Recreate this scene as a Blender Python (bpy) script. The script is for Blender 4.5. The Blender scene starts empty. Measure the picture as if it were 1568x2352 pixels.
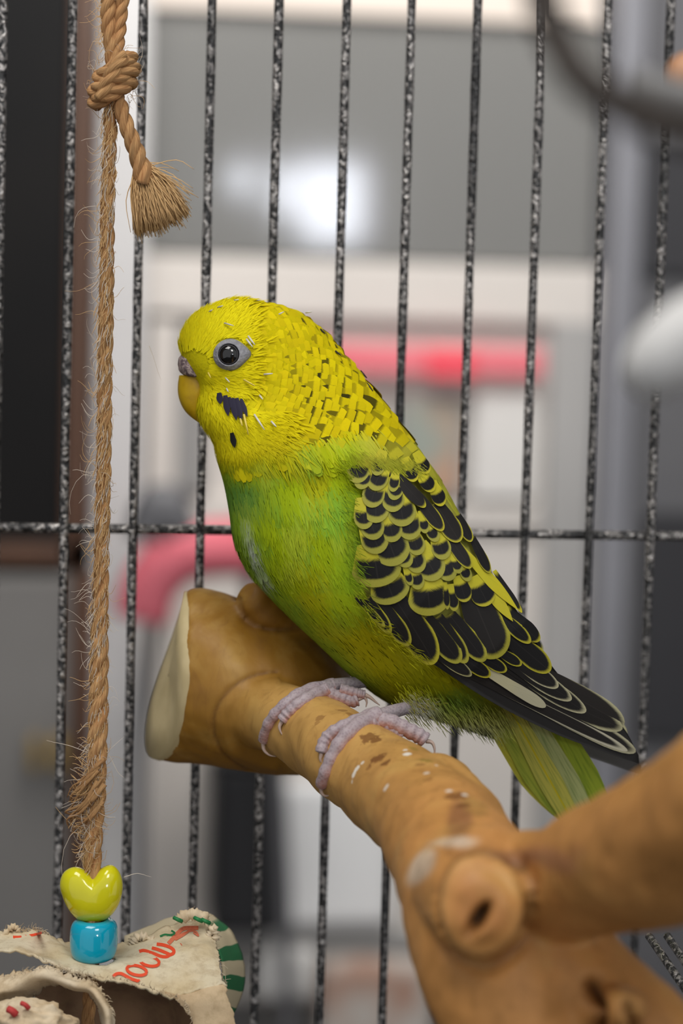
import bpy, bmesh, math, random
import numpy as np
from mathutils import Vector, Matrix
from mathutils.bvhtree import BVHTree
from mathutils import noise as mnoise

random.seed(7)
rng = np.random.default_rng(11)
sc = bpy.context.scene
C = sc.collection
PI = math.pi

# ------------------------------------------------------------------ camera, world, lights, exposure
F = 5280.0                       # focal length in pixels of the 1568x2352 frame
PITCH, ROLL = math.radians(4.8), math.radians(1.57)
CAMH = 1.25
cam_d = bpy.data.cameras.new('camera')
cam = bpy.data.objects.new('camera', cam_d); C.objects.link(cam)
cam_d.sensor_fit = 'HORIZONTAL'; cam_d.sensor_width = 36.0; cam_d.lens = 36.0 * F / 1568.0
cam_d.clip_start = 0.02; cam_d.clip_end = 50
MW = (Matrix.Translation((0, 0, CAMH)) @ Matrix.Rotation(PI / 2 - PITCH, 4, 'X') @ Matrix.Rotation(ROLL, 4, 'Z'))
cam.matrix_world = MW
cam_d.dof.use_dof = True; cam_d.dof.focus_distance = 0.596
cam_d.dof.aperture_fstop = cam_d.lens / 9.5
sc.camera = cam

sc.view_settings.view_transform = 'Standard'; sc.view_settings.look = 'None'
sc.view_settings.gamma = 1.0; sc.view_settings.exposure = 0.0
sc.view_settings.use_curve_mapping = False

world = bpy.data.worlds.new('world'); sc.world = world; world.use_nodes = True
world.node_tree.nodes['Background'].inputs[0].default_value = (0.97, 0.98, 1.0, 1)
world.node_tree.nodes['Background'].inputs[1].default_value = 0.57

def area(name, loc, target, size, power, col=(1, .97, .93), size_y=None):
    l = bpy.data.lights.new(name, 'AREA'); l.energy = power; l.color = col; l.size = size
    if size_y: l.shape = 'RECTANGLE'; l.size_y = size_y
    o = bpy.data.objects.new(name, l); C.objects.link(o); o.location = loc
    o.rotation_euler = (Vector(target) - Vector(loc)).to_track_quat('-Z', 'Y').to_euler()
    return o
area('ceiling_lamp_over_cage', (-0.35, 0.25, 2.36), (-0.1, 0.6, 1.2), 0.7, 10.5)
area('ceiling_lamp_room', (0.1, 2.05, 2.36), (0.15, 3.2, 1.0), 0.9, 34.0, (1, .97, .93))
area('ceiling_lamp_behind', (0.45, -0.7, 2.36), (0.0, 0.7, 1.2), 0.5, 8.0)

# ------------------------------------------------------------------ helpers
_R = np.array(MW.to_3x3()); _T = np.array(MW.translation)
def W(px, py, d):
    """world point(s) seen at pixel (px,py) at depth d along the camera axis"""
    px = np.asarray(px, float); py = np.asarray(py, float); d = np.asarray(d, float)
    px, py, d = np.broadcast_arrays(px, py, d)
    c = np.stack([(px - 784) / F * d, -(py - 1176) / F * d, -d], -1)
    return c @ _R.T + _T
def PX(p):
    c = (np.asarray(p, float) - _T) @ _R
    d = -c[..., 2]
    return c[..., 0] / d * F + 784, -c[..., 1] / d * F + 1176, d
def wv(p): return Vector([float(x) for x in p])
def srgb(r, g, b):
    f = lambda c: (c / 255 / 12.92) if c / 255 <= .04045 else ((c / 255 + .055) / 1.055) ** 2.4
    return (f(r), f(g), f(b))
def lin(a):
    a = np.asarray(a, float) / 255
    return np.where(a <= .04045, a / 12.92, ((a + .055) / 1.055) ** 2.4)
def smooth(a, b, x):
    t = np.clip((np.asarray(x, float) - a) / (b - a), 0, 1); return t * t * (3 - 2 * t)
def catmull(pts, n):
    """resample a polyline (k,dim) to n points with a Catmull-Rom spline"""
    P = np.asarray(pts, float); k = len(P)
    t = np.linspace(0, k - 1, n); i = np.clip(t.astype(int), 0, k - 2); f = (t - i)[:, None]
    g = lambda j: P[np.clip(j, 0, k - 1)]
    p0, p1, p2, p3 = g(i - 1), g(i), g(i + 1), g(i + 2)
    p0 = np.where((i == 0)[:, None], 2 * p1 - p2, p0); p3 = np.where((i == k - 2)[:, None], 2 * p2 - p1, p3)
    return .5 * (2 * p1 + (p2 - p0) * f + (2 * p0 - 5 * p1 + 4 * p2 - p3) * f ** 2 + (3 * p1 - p0 - 3 * p2 + p3) * f ** 3)

def mesh_obj(name, verts, faces, mat=None, parent=None, smooth_=True, uv=None, col=None):
    me = bpy.data.meshes.new(name)
    verts = np.asarray(verts, float)
    me.from_pydata(verts.tolist(), [], faces if isinstance(faces, list) else faces.tolist())
    if smooth_: me.polygons.foreach_set('use_smooth', np.ones(len(me.polygons), bool))
    if uv is not None:
        li = np.empty(len(me.loops), int); me.loops.foreach_get('vertex_index', li)
        l = me.uv_layers.new(name='UVMap'); l.data.foreach_set('uv', np.asarray(uv, float)[li].ravel())
    if col is not None:
        a = me.color_attributes.new('Col', 'FLOAT_COLOR', 'POINT')
        c4 = np.ones((len(verts), 4)); c4[:, :3] = col
        a.data.foreach_set('color', c4.ravel())
    me.update()
    o = bpy.data.objects.new(name, me); C.objects.link(o)
    if mat: me.materials.append(mat)
    if parent: o.parent = parent
    return o
def thing(name, label, cat, loc=None, group=None):
    o = bpy.data.objects.new(name, None); C.objects.link(o); o.empty_display_size = .02
    if loc is not None: o.location = loc
    tag(o, label, cat, group)
    bpy.context.view_layer.update()
    return o
def tag(o, label, cat, group=None):
    o['label'] = label; o['category'] = cat
    if group: o['group'] = group
    return o
def adopt(o, parent):
    """parent a mesh that was built in world coordinates"""
    o.parent = parent
    o.matrix_parent_inverse = Matrix.Translation(-parent.location) if parent.type == 'EMPTY' and parent.parent is None else Matrix.Identity(4)
    return o
def structure(o): o['kind'] = 'structure'; return o
def bvh_of(o):
    me = o.data
    return BVHTree.FromPolygons([v.co[:] for v in me.vertices], [p.vertices[:] for p in me.polygons])
CAMP = wv(_T)
def cast(bvh, px, py, back=False):
    p = wv(W(px, py, 1.0)); d = (p - CAMP).normalized()
    o = CAMP + d * 1.5 if back else CAMP
    if back: d = -d
    h = bvh.ray_cast(o, d, 3.0)
    if h[0] is None: return h
    return (h[0], -h[1] if h[1].dot(d) > 0 else h[1])   # normal always turned out of the surface
def grid_faces(nu, nv, off=0, wrap=False):
    f = []
    for i in range(nu - 1):
        for j in range(nv if wrap else nv - 1):
            j2 = (j + 1) % nv
            f.append((off + i * nv + j, off + i * nv + j2, off + (i + 1) * nv + j2, off + (i + 1) * nv + j))
    return f

# --- materials
def mat(name, col=(.5, .5, .5), rough=.6, **kw):
    m = bpy.data.materials.new(name); m.use_nodes = True
    b = m.node_tree.nodes['Principled BSDF']
    b.inputs['Base Color'].default_value = (*col, 1); b.inputs['Roughness'].default_value = rough
    for k, v in kw.items():
        k = k.replace('_', ' ')
        b.inputs[k].default_value = v
    return m
class NT:
    def __init__(s, m): s.m = m; s.t = m.node_tree; s.b = s.t.nodes['Principled BSDF']
    def n(s, typ, **kw):
        x = s.t.nodes.new(typ)
        for k, v in kw.items():
            if k in ('operation', 'attribute_name', 'attribute_type', 'blend_type', 'data_type', 'noise_dimensions', 'feature', 'wave_type', 'bands_direction', 'use_clamp', 'clamp'):
                setattr(x, k, v)
            else: x.inputs[k].default_value = v
        return x
    def l(s, a, b): s.t.links.new(a, b)
    def math(s, op, a, b=None, clamp=False):
        x = s.t.nodes.new('ShaderNodeMath'); x.operation = op; x.use_clamp = clamp
        for i, v in enumerate((a, b)):
            if v is None: continue
            if isinstance(v, (int, float)): x.inputs[i].default_value = v
            else: s.l(v, x.inputs[i])
        return x.outputs[0]
    def mix(s, fac, a, b, blend='MIX'):
        x = s.t.nodes.new('ShaderNodeMix'); x.data_type = 'RGBA'; x.blend_type = blend
        for i, v in ((0, fac), (6, a), (7, b)):
            if isinstance(v, (int, float)): x.inputs[i].default_value = v
            elif isinstance(v, tuple): x.inputs[i].default_value = (*v, 1)
            else: s.l(v, x.inputs[i])
        return x.outputs[2]
    def ramp(s, v, a, b, smooth_=True):
        x = s.t.nodes.new('ShaderNodeMapRange'); x.interpolation_type = 'SMOOTHSTEP' if smooth_ else 'LINEAR'
        x.inputs[1].default_value = a; x.inputs[2].default_value = b
        s.l(v, x.inputs[0]); return x.outputs[0]
    def noise(s, vec, scale, detail=3, rough=.5, dist=0):
        x = s.n('ShaderNodeTexNoise', Scale=scale, Detail=detail, Roughness=rough, Distortion=dist)
        if vec is not None: s.l(vec, x.inputs['Vector'])
        return x.outputs['Fac']
    def pos(s): return s.n('ShaderNodeNewGeometry').outputs['Position']
    def scalev(s, v, sx, sy, sz):
        x = s.t.nodes.new('ShaderNodeMapping'); s.l(v, x.inputs['Vector']); x.inputs['Scale'].default_value = (sx, sy, sz); return x.outputs[0]
    def bump(s, h, strength, dist):
        x = s.n('ShaderNodeBump', Strength=strength, Distance=dist); s.l(h, x.inputs['Height']); s.l(x.outputs[0], s.b.inputs['Normal'])
    def color(s, c): s.l(c, s.b.inputs['Base Color'])

def noisy(name, c1, c2, scale, rough=.6, bump=0, bdist=.001, detail=4, stretch=None, **kw):
    m = mat(name, c1, rough, **kw); N = NT(m)
    v = N.pos()
    if stretch: v = N.scalev(v, *stretch)
    f = N.noise(v, scale, detail)
    N.color(N.mix(N.ramp(f, .3, .7), c1, c2))
    if bump: N.bump(f, bump, bdist)
    return m

# ------------------------------------------------------------------ the room (walls in a frame turned a little to the camera)
YAW = math.radians(7.0)
E1 = np.array([math.cos(YAW), math.sin(YAW), 0.]); EN = np.array([-math.sin(YAW), math.cos(YAW), 0.]); EZ = np.array([0, 0, 1.])
WALLP = W(784, 733, 3.2)
def onwall(px, py, off):
    """wall-frame coordinates (a along the wall, z up) of the pixel ray on the plane OFF in front of the wall"""
    o = WALLP - EN * off; d = W(px, py, 1.0) - _T
    t = np.dot(o - _T, EN) / np.dot(d, EN); p = _T + d * t
    return float(np.dot(p - WALLP, E1)), float(p[2])
def wpt(a, z, off): return WALLP * np.array([1, 1, 0]) + E1 * a + EZ * z - EN * off
def box_verts(a0, a1, z0, z1, o0, o1):
    return [wpt(a, z, o) for o in (o0, o1) for z in (z0, z1) for a in (a0, a1)]
BOXF = [(0, 1, 3, 2), (4, 6, 7, 5), (0, 4, 5, 1), (2, 3, 7, 6), (0, 2, 6, 4), (1, 5, 7, 3)]
def slab(name, a0, a1, z0, z1, o0, o1, m, parent=None, bevel=.004):
    bm = bmesh.new(); vs = [bm.verts.new(p) for p in box_verts(a0, a1, z0, z1, o0, o1)]
    for f in BOXF: bm.faces.new([vs[i] for i in f])
    bmesh.ops.recalc_face_normals(bm, faces=bm.faces[:])
    if bevel: bmesh.ops.bevel(bm, geom=bm.edges[:], offset=bevel, segments=2, affect='EDGES', profile=.5)
    me = bpy.data.meshes.new(name); bm.to_mesh(me); bm.free(); me.materials.append(m)
    o = bpy.data.objects.new(name, me); C.objects.link(o)
    if parent: adopt(o, parent)
    return o
def pslab(name, px0, py0, px1, py1, off, th, m, parent=None, bevel=.004):
    """slab whose front face is the given rectangle of the view, OFF in front of the wall and TH thick"""
    xc, yc = (px0 + px1) / 2, (py0 + py1) / 2
    a0 = onwall(px0, yc, off)[0]; a1 = onwall(px1, yc, off)[0]; z1 = onwall(xc, py0, off)[1]; z0 = onwall(xc, py1, off)[1]
    return slab(name, a0, a1, z0, z1, off, off - th, m, parent, bevel)

M_wall = noisy('warm_grey_paint', srgb(176, 173, 170), srgb(168, 165, 162), 3, .8)
M_floor = noisy('grey_floor_tile', srgb(70, 66, 62), srgb(60, 57, 54), 4, .5)
M_ceil = mat('white_ceiling_paint', srgb(225, 222, 218), .9)
structure(slab('wall_back', -2.6, 2.6, 0, 2.45, 0, -.1, M_wall, None, 0))
structure(slab('wall_left', -2.7, -2.6, 0, 2.45, 3.4, -.1, M_wall, None, 0))
structure(slab('wall_right', 2.6, 2.7, 0, 2.45, 3.4, -.1, M_wall, None, 0))
structure(slab('floor', -2.7, 2.7, -.08, 0, 6.2, -.1, M_floor, None, 0))
structure(slab('ceiling', -2.7, 2.7, 2.45, 2.52, 3.4, -.1, M_ceil, None, 0))

# glow for bounced light above the grey cupboard, and the daylight window behind the camera
M_bounce_glow = mat('warm_bounce_glow', (.05, .05, .05), .4); _b = M_bounce_glow.node_tree.nodes['Principled BSDF']
_b.inputs['Emission Color'].default_value = (1.0, .85, .72, 1); _b.inputs['Emission Strength'].default_value = .98  # emission stands in for a brightly lit wall, no window there
M_pane_day = mat('daylight_pane', (1, 1, 1), .4); _b = M_pane_day.node_tree.nodes['Principled BSDF']
_b.inputs['Emission Color'].default_value = (.86, .9, 1.0, 1); _b.inputs['Emission Strength'].default_value = 25.0
M_white = noisy('white_laminate', srgb(214, 210, 206), srgb(206, 202, 199), 5, .45)
w1 = pslab('bounce_glow_strip', 240, -260, 1386, 35, .34, .03, M_white); structure(w1)
p_ = pslab('glowing_pane', 252, -245, 1378, 33, .348, .006, M_bounce_glow, None, 0); p_.parent = w1; p_['kind'] = 'structure'  # added glowing slab in place of light bounced off wall and ceiling

# --- wall cupboard with a glossy grey door
M_greygloss = mat('glossy_grey_lacquer', srgb(120, 120, 118), .07, Specular_IOR_Level=.6)
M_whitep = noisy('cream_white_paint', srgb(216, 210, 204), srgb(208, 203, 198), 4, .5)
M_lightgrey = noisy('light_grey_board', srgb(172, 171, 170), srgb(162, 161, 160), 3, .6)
cb = thing('wall_cupboard', 'glossy grey cupboard door high on the wall behind the cage', 'cupboard', wv(wpt(0, 1.3, .3)))
pslab('carcass', 335, 36, 1372, 598, .30, .29, M_lightgrey, cb)
pslab('door', 330, 33, 1376, 596, .33, .024, M_greygloss, cb)
# --- white open display shelf below it
ds = thing('display_shelf', 'cream white open display shelf below the grey cupboard', 'shelf', wv(wpt(0, .3, .3)))
pslab('top_rail', 326, 600, 1376, 735, .34, .30, M_whitep, ds)
pslab('side_panel', 326, 735, 392, 2300, .34, .32, M_whitep, ds)
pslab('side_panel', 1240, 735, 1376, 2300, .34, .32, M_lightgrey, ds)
pslab('back_panel', 392, 735, 1240, 2300, .318, .02, M_whitep, ds)
pslab('shelf_board', 392, 1150, 1240, 1215, .33, .28, M_whitep, ds)
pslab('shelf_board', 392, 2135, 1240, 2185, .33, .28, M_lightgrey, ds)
# goods in the shelf
M_red = noisy('red_cloth', srgb(240, 132, 142), srgb(228, 112, 124), 12, .7)
def soft_box(name, px0, py0, px1, py1, off, th, m, label, cat, bev=.012):
    o = pslab(name, px0, py0, px1, py1, off, th, m, None, bev)
    return tag(o, label, cat)
M_red2 = mat('red_print', srgb(244, 84, 100), .5)
rv = thing('fabric_valance', 'red cloth valance hung along the top of the display shelf', 'valance', wv(wpt(.1, 1.2, .3)))
pslab('cloth', 690, 792, 1250, 862, .36, .012, M_red, rv, .004)
pslab('cloth_roll', 985, 800, 1090, 872, .372, .012, M_red2, rv, .004)
soft_box('paper_sheet', 1085, 905, 1232, 1148, .337, .016, mat('white_paper', srgb(222, 220, 217), .7), 'white paper pack standing on the right of the display shelf', 'paper', .004)
M_pic = noisy('muted_picture_print', srgb(150, 160, 152), srgb(188, 150, 125), 14, .5, detail=2)
pf = thing('framed_picture', 'small muted green and orange picture behind the bird', 'picture', wv(wpt(.05, 1.05, .2)))
pslab('frame', 915, 905, 1068, 1150, .337, .016, mat('grey_picture_frame', srgb(158, 156, 152), .5), pf)
pslab('print', 932, 925, 1050, 1130, .340, .004, M_pic, pf, 0)
soft_box('grey_storage_box', 404, 752, 476, 1142, .345, .02, mat('grey_box', srgb(150, 149, 148), .6), 'tall grey box on the left end of the display shelf', 'box')
soft_box('white_storage_box', 640, 1800, 905, 2132, .345, .024, mat('pale_box', srgb(242, 243, 244), .6), 'pale grey box on the low shelf right of the black bin', 'box')
M_mult = noisy('multicolour_wrapper', srgb(196, 192, 186), srgb(176, 140, 122), 22, .5, detail=2)
soft_box('white_carton', 585, 2190, 735, 2300, .40, .05, mat('white_carton_card', srgb(222, 221, 219), .6), 'white carton at the foot of the display shelf', 'carton')
soft_box('wrapped_parcel', 735, 2215, 1000, 2420, .46, .05, M_mult, 'pale parcel with orange and green print under the branch', 'parcel')
M_black = mat('black_plastic', srgb(36, 36, 39), .5)
bn = thing('waste_bin', 'tall black bin standing below the branch stub', 'bin', wv(wpt(-.1, .2, .4)))
pslab('bin_body', 490, 1760, 655, 2150, .46, .12, M_black, bn, .012)
pslab('bin_lid', 484, 1735, 662, 1775, .465, .13, M_black, bn, .008)

# --- red chair at the left
M_chair = noisy('red_chair_cloth', srgb(232, 120, 134), srgb(214, 92, 108), 9, .7)
M_chairleg = mat('dark_chair_metal', srgb(96, 96, 100), .5)
rc = thing('padded_chair', 'red padded chair with thin dark legs below the horizontal cage bar', 'chair', wv(wpt(-.15, .3, .6)))
def tube(path, rad, n=12, caps=True):
    """verts, faces, uv (along, around) of a tube through world points"""
    P = np.asarray(path, float); k = len(P); rad = np.broadcast_to(np.asarray(rad, float), (k,))
    T = np.gradient(P, axis=0); T /= np.linalg.norm(T, axis=1)[:, None] + 1e-12
    ref = np.array([0, 0, 1.]) if abs(T[0][2]) < .9 else np.array([1., 0, 0])
    Nn = ref - T[0] * np.dot(ref, T[0]); Nn /= np.linalg.norm(Nn)
    V, UV = [], []; s = 0
    for i in range(k):
        Nn = Nn - T[i] * np.dot(Nn, T[i]); Nn /= np.linalg.norm(Nn); B = np.cross(T[i], Nn)
        if i: s += np.linalg.norm(P[i] - P[i - 1])
        for j in range(n):
            a = 2 * PI * j / n
            V.append(P[i] + rad[i] * (math.cos(a) * Nn + math.sin(a) * B)); UV.append((s, j / n))
    Fc = [(i * n + j, i * n + (j + 1) % n, (i + 1) * n + (j + 1) % n, (i + 1) * n + j) for i in range(k - 1) for j in range(n)]
    if caps:
        V += [P[0], P[-1]]; UV += [(0, 0), (s, 0)]
        for j in range(n):
            Fc.append((k * n, (j + 1) % n, j)); Fc.append((k * n + 1, (k - 1) * n + j, (k - 1) * n + (j + 1) % n))
    return V, Fc, UV
def join(parts):
    V, Fc, UV = [], [], []
    for v, f, u in parts:
        o = len(V); V += list(v); Fc += [tuple(i + o for i in x) for x in f]; UV += list(u)
    return V, Fc, UV
def wallpath(pts, off): return [wpt(*onwall(x, y, off), off) for x, y in pts]
v, f, u = tube(catmull(wallpath([(322, 1420), (345, 1345), (400, 1285), (480, 1262), (580, 1262), (700, 1290), (720, 1340)], .62), 30), .032, 14)
adopt(mesh_obj('backrest', v, f, M_chair), rc)
v, f, u = tube(catmull(wallpath([(370, 1370), (345, 1560), (325, 1800), (318, 2300), (312, 2960)], .60), 14), .007, 10)
adopt(mesh_obj('leg', v, f, M_chairleg), rc)
v, f, u = tube(catmull(wallpath([(570, 1310), (600, 1560), (640, 1800), (660, 2300), (676, 2960)], .60), 14), .008, 10)
adopt(mesh_obj('leg', v, f, M_chairleg), rc)
v, f, u = tube(catmull(wallpath([(335, 1240), (352, 1170), (385, 1160), (410, 1225)], .72), 16), .022, 12)
adopt(mesh_obj('dark_loop', v, f, M_chairleg), rc)  # unidentified dark shape above the backrest, only parented to the chair

# --- left: tall dark cabinet, brown door edge, pale post, low grey cabinet
M_darkcab = noisy('dark_cabinet_laminate', srgb(20, 20, 21), srgb(24, 23, 23), 6, .6, Specular_IOR_Level=.15)
M_brown = noisy('brown_wood_edge', srgb(96, 66, 48), srgb(80, 56, 43), 8, .5, stretch=(1, 1, .15))
M_greycab = noisy('mid_grey_cabinet', srgb(126, 124, 122), srgb(118, 116, 114), 4, .5)
dc = thing('tall_cabinet', 'tall dark cabinet at the left end of the room', 'cabinet', wv(wpt(-.55, .3, .5)))
pslab('body', -420, -260, 158, 1250, .50, .45, M_darkcab, dc)
pslab('side_edge', 160, -260, 212, 1245, .49, .45, M_brown, dc)
pslab('base_rail', -420, 1248, 150, 1292, .505, .45, M_brown, dc)
lc = thing('drawer_unit', 'low grey drawer unit below the tall dark cabinet', 'drawers', wv(wpt(-.55, .1, .5)))
pslab('body', -420, 1320, 150, 2600, .50, .45, M_greycab, lc); pslab('side_edge', 156, 1320, 212, 2600, .49, .45, M_brown, lc)
M_brass = mat('dull_brass', srgb(168, 142, 86), .4, Metallic=.3)
for k_, (x0, x1) in enumerate(((66, 92), (116, 150))):
    pslab('handle', x0, 1695, x1, 1775, .53, .03, M_brass, lc, .006)
structure(pslab('trim_1', 214, -260, 324, 2600, .47, .3, noisy('pale_grey_post', srgb(204, 203, 203), srgb(196, 195, 196), 4, .6)))
# --- right: blue-grey post and dark doorway
structure(pslab('trim_2', 1380, -260, 1446, 2700, .40, .3, noisy('blue_grey_post', srgb(134, 135, 142), srgb(126, 127, 134), 4, .6)))
dr = pslab('door_1', 1450, -260, 2300, 2700, .38, .2, noisy('dark_grey_door', srgb(100, 100, 103), srgb(92, 92, 96), 5, .5)); structure(dr)
M_dp = noisy('charcoal_panel', srgb(48, 48, 52), srgb(44, 44, 48), 5, .5)
for y0, y1 in ((330, 640), (1180, 1700)):
    o = pslab('panel', 1475, y0, 2000, y1, .392, .02, M_dp); o.parent = dr; o['kind'] = 'structure'

# --- window behind the camera (lights the eye and shows in the grey gloss)
wf = np.array([0, -2.6, 0.])
def front_slab(name, x0, x1, z0, z1, y0, y1, m):
    v = [(x, y, z) for y in (y0, y1) for z in (z0, z1) for x in (x0, x1)]
    return mesh_obj(name, v, BOXF, m, None, False)
structure(front_slab('wall_front', .2, 2.4, .0, 1.44, -2.70, -2.62, M_wall))
w2 = structure(front_slab('window_2', .78, 1.5, 1.45, 1.50, -2.70, -2.61, M_white))
for (x0, x1, z0, z1) in ((.93, 1.01, 1.70, 1.80), (1.09, 1.18, 1.63, 1.80), (1.20, 1.43, 1.54, 1.82)):
    o = front_slab('glowing_pane', x0, x1, z0, z1, -2.66, -2.65, M_pane_day); o.parent = w2; o['kind'] = 'structure'

# ------------------------------------------------------------------ the cage
CY = math.radians(8.7)
G1 = np.array([math.cos(CY), math.sin(CY), 0.]); GN = np.array([-math.sin(CY), math.cos(CY), 0.])
CAGEP = W(784, 1176, .672)
def oncage(px, py, off=0.):
    o = CAGEP - GN * off; d = W(px, py, 1.0) - _T
    return _T + d * (np.dot(o - _T, GN) / np.dot(d, GN))
M_bar = mat('hammered_black_paint', (.012, .012, .013), .3, Specular_IOR_Level=.7)
N = NT(M_bar); pos = N.pos()
nz = N.noise(pos, 620, 3, .55, .6); nz2 = N.noise(N.scalev(pos, 1, 1, .25), 90, 2)
vein = N.math('MULTIPLY', N.ramp(nz, .47, .58), N.ramp(nz2, .28, .56))
N.color(N.mix(vein, (.010, .010, .011), (.58, .55, .53)))
N.l(vein, N.b.inputs['Metallic'])
N.bump(nz, 1.0, .0012)
cage = thing('birdcage', 'black hammered wire cage wall behind the green bird', 'cage', wv(oncage(784, 1176)))
bar_px = [-10, 148, 306, 461, 612, 765, 911, 1060, 1206, 1354, 1495, 1634]
for k_, x in enumerate(bar_px):
    p = oncage(x, 1176)
    path = [(p[0], p[1], z) for z in np.linspace(.80, 1.72, 90)]
    jit = rng.normal(0, .00006, 90)
    v, f, u = tube(path, .00132 + jit, 12)
    adopt(mesh_obj('vertical_bar', v, f, M_bar), cage)
def hbar(py, off, name='horizontal_bar', r=.0014):
    a = oncage(-260, py - 16, off); b = oncage(1830, py + 11, off); b[2] = a[2] = (a[2] + b[2]) / 2
    v, f, u = tube([a + (b - a) * t for t in np.linspace(0, 1, 90)], r, 12)
    return adopt(mesh_obj(name, v, f, M_bar), cage)
hbar(1224, -.0022)
# floor grate rods seen through the fork at the lower right
for dx in (0, 42):
    a = W(1490 + dx, 2150, .60); b = W(1640 + dx, 2370, .56)
    v, f, u = tube([a, a + (b - a) * .5, b], .0011, 10)
    adopt(mesh_obj('grate_rod', v, f, M_bar), cage)

# ------------------------------------------------------------------ perch: one natural branch (tubes fused by a voxel remesh)
def pxtube(pts, n=26, m=24):
    P = catmull([(x, y, r, d) for x, y, r, d in pts], m)
    path = W(P[:, 0], P[:, 1], P[:, 3]); rad = P[:, 2] * P[:, 3] / F
    # domed ends
    t0 = path[0] - path[1]; t0 /= np.linalg.norm(t0); t1 = path[-1] - path[-2]; t1 /= np.linalg.norm(t1)
    path = np.vstack([[path[0] + t0 * rad[0] * .85], [path[0] + t0 * rad[0] * .5], path, [path[-1] + t1 * rad[-1] * .5], [path[-1] + t1 * rad[-1] * .85]])
    rad = np.concatenate([[rad[0] * .5, rad[0] * .87], rad, [rad[-1] * .87, rad[-1] * .5]])
    return tube(path, rad, n)
def lograw():
    # top px, bottom px, centre depth, half depth, shift of near side in px
    R = [((431, 1357), (366, 1746), .640, .0185, 18), ((470, 1354), (420, 1755), .640, .0195, 8), ((530, 1372), (500, 1768), .640, .021, 0), ((600, 1398), (600, 1784), .641, .021, 0),
         ((690, 1436), (680, 1786), .642, .020, 0), ((760, 1492), (740, 1764), .643, .017, 0), ((806, 1552), (795, 1690), .644, .010, 0)]
    n = 40; V, UV, Fc = [], [], []
    Rr = catmull([(a[0], a[1], b[0], b[1], d, h, s) for a, b, d, h, s in R], 26); Rr[:, 5] = np.maximum(Rr[:, 5], .004)
    for i, (ax, ay, bx, by, d, h, s) in enumerate(Rr):
        for j in range(n):
            t = 2 * PI * j / n; c_, s_ = math.cos(t), math.sin(t)
            near = -s_                       # s_<0 : towards camera
            wob = 1 + .03 * math.sin(3 * t + i * .12)
            x = (ax + bx) / 2 + (ax - bx) / 2 * c_ * wob + s * near * 1.6 + (s * .9 * math.sin(t * 2))
            y = (ay + by) / 2 + (ay - by) / 2 * c_ * wob
            V.append(W(x, y, d + h * s_ * wob)); UV.append((i, j))
    k = len(Rr)
    Fc = [(i * n + j, i * n + (j + 1) % n, (i + 1) * n + (j + 1) % n, (i + 1) * n + j) for i in range(k - 1) for j in range(n)]
    V += [np.mean(V[:n], 0), np.mean(V[-n:], 0)]; UV += [(0, 0), (0, 0)]
    Fc += [(k * n, (j + 1) % n, j) for j in range(n)] + [(k * n + 1, (k - 1) * n + j, (k - 1) * n + (j + 1) % n) for j in range(n)]
    return (V, Fc, UV), np.array(V[:n])
logmesh, cutring = lograw()
parts = [logmesh,
    pxtube([(700, 1500, 120, .648), (640, 1440, 96, .640), (605, 1402, 66, .634), (590, 1385, 50, .632)]),
    pxtube([(560, 1625, 86, .632), (610, 1640, 84, .624), (660, 1655, 85, .615), (756, 1707, 98, .598), (880, 1800, 113, .574), (985, 1882, 130, .548), (1055, 1985, 158, .522), (1105, 2090, 184, .503), (1150, 2200, 196, .494), (1195, 2330, 192, .490), (1225, 2480, 188, .488)], m=40),
    pxtube([(1120, 2070, 150, .502), (1210, 2050, 142, .492), (1305, 2026, 136, .480), (1420, 1985, 160, .462), (1568, 1930, 190, .440), (1760, 1830, 220, .415)], m=26),
    pxtube([(1240, 2160, 140, .493), (1340, 2255, 130, .487), (1438, 2346, 128, .482), (1580, 2480, 130, .478)]),
    pxtube([(1105, 2045, 160, .494), (1106, 2072, 128, .478), (1106, 2078, 120, .473)]),
    pxtube([(1390, 2330, 70, .478), (1432, 2318, 52, .462), (1440, 2318, 46, .458)]),
    pxtube([(1010, 1810, 84, .560), (1052, 1858, 84, .550), (1086, 1902, 84, .542)]),
]
v, f, u = join(parts)
raw = mesh_obj('perch_raw', v, f)
md = raw.modifiers.new('r', 'REMESH'); md.mode = 'VOXEL'; md.voxel_size = .00085
ms = raw.modifiers.new('s', 'SMOOTH'); ms.factor = .5; ms.iterations = 9
dg = bpy.context.evaluated_depsgraph_get()
pm = bpy.data.meshes.new_from_object(raw.evaluated_get(dg)); pm.name = 'branch'
bpy.data.objects.remove(raw)
co = np.empty(len(pm.vertices) * 3); pm.vertices.foreach_get('co', co); co = co.reshape(-1, 3)
no = np.empty(len(pm.vertices) * 3); pm.vertices.foreach_get('normal', no); no = no.reshape(-1, 3)
px, py, dd = PX(co)
view = (co - _T) / np.linalg.norm(co - _T, axis=1)[:, None]
facing = -(no * view).sum(1)
disp = np.zeros(len(co)); pit = np.zeros(len(co)); crease = np.zeros(len(co))
# pith hole and rim of the sawn knot
near = (dd < .50) & (facing > .15)
qx, qy = px - 1098, py - 2112
ca, sa = math.cos(math.radians(-58)), math.sin(math.radians(-58))
el = np.sqrt(((qx * ca + qy * sa) / 40) ** 2 + ((-qx * sa + qy * ca) / 15) ** 2)
pit = np.where(near, 1 - smooth(.6, 1.4, el), 0); disp -= pit * .006
kr = np.sqrt(((px - 1108) / 104) ** 2 + ((py - 2078) / 128) ** 2)
disp += np.where(near, np.exp(-((kr - .80) / .10) ** 2) * .0008 - np.exp(-((kr - 1.12) / .12) ** 2) * .0016, 0)
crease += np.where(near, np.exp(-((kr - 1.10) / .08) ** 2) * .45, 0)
rim = np.where(near, np.exp(-((kr - .90) / .10) ** 2), 0); core = np.where(near, 1 - smooth(.45, .8, kr), 0)
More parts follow.
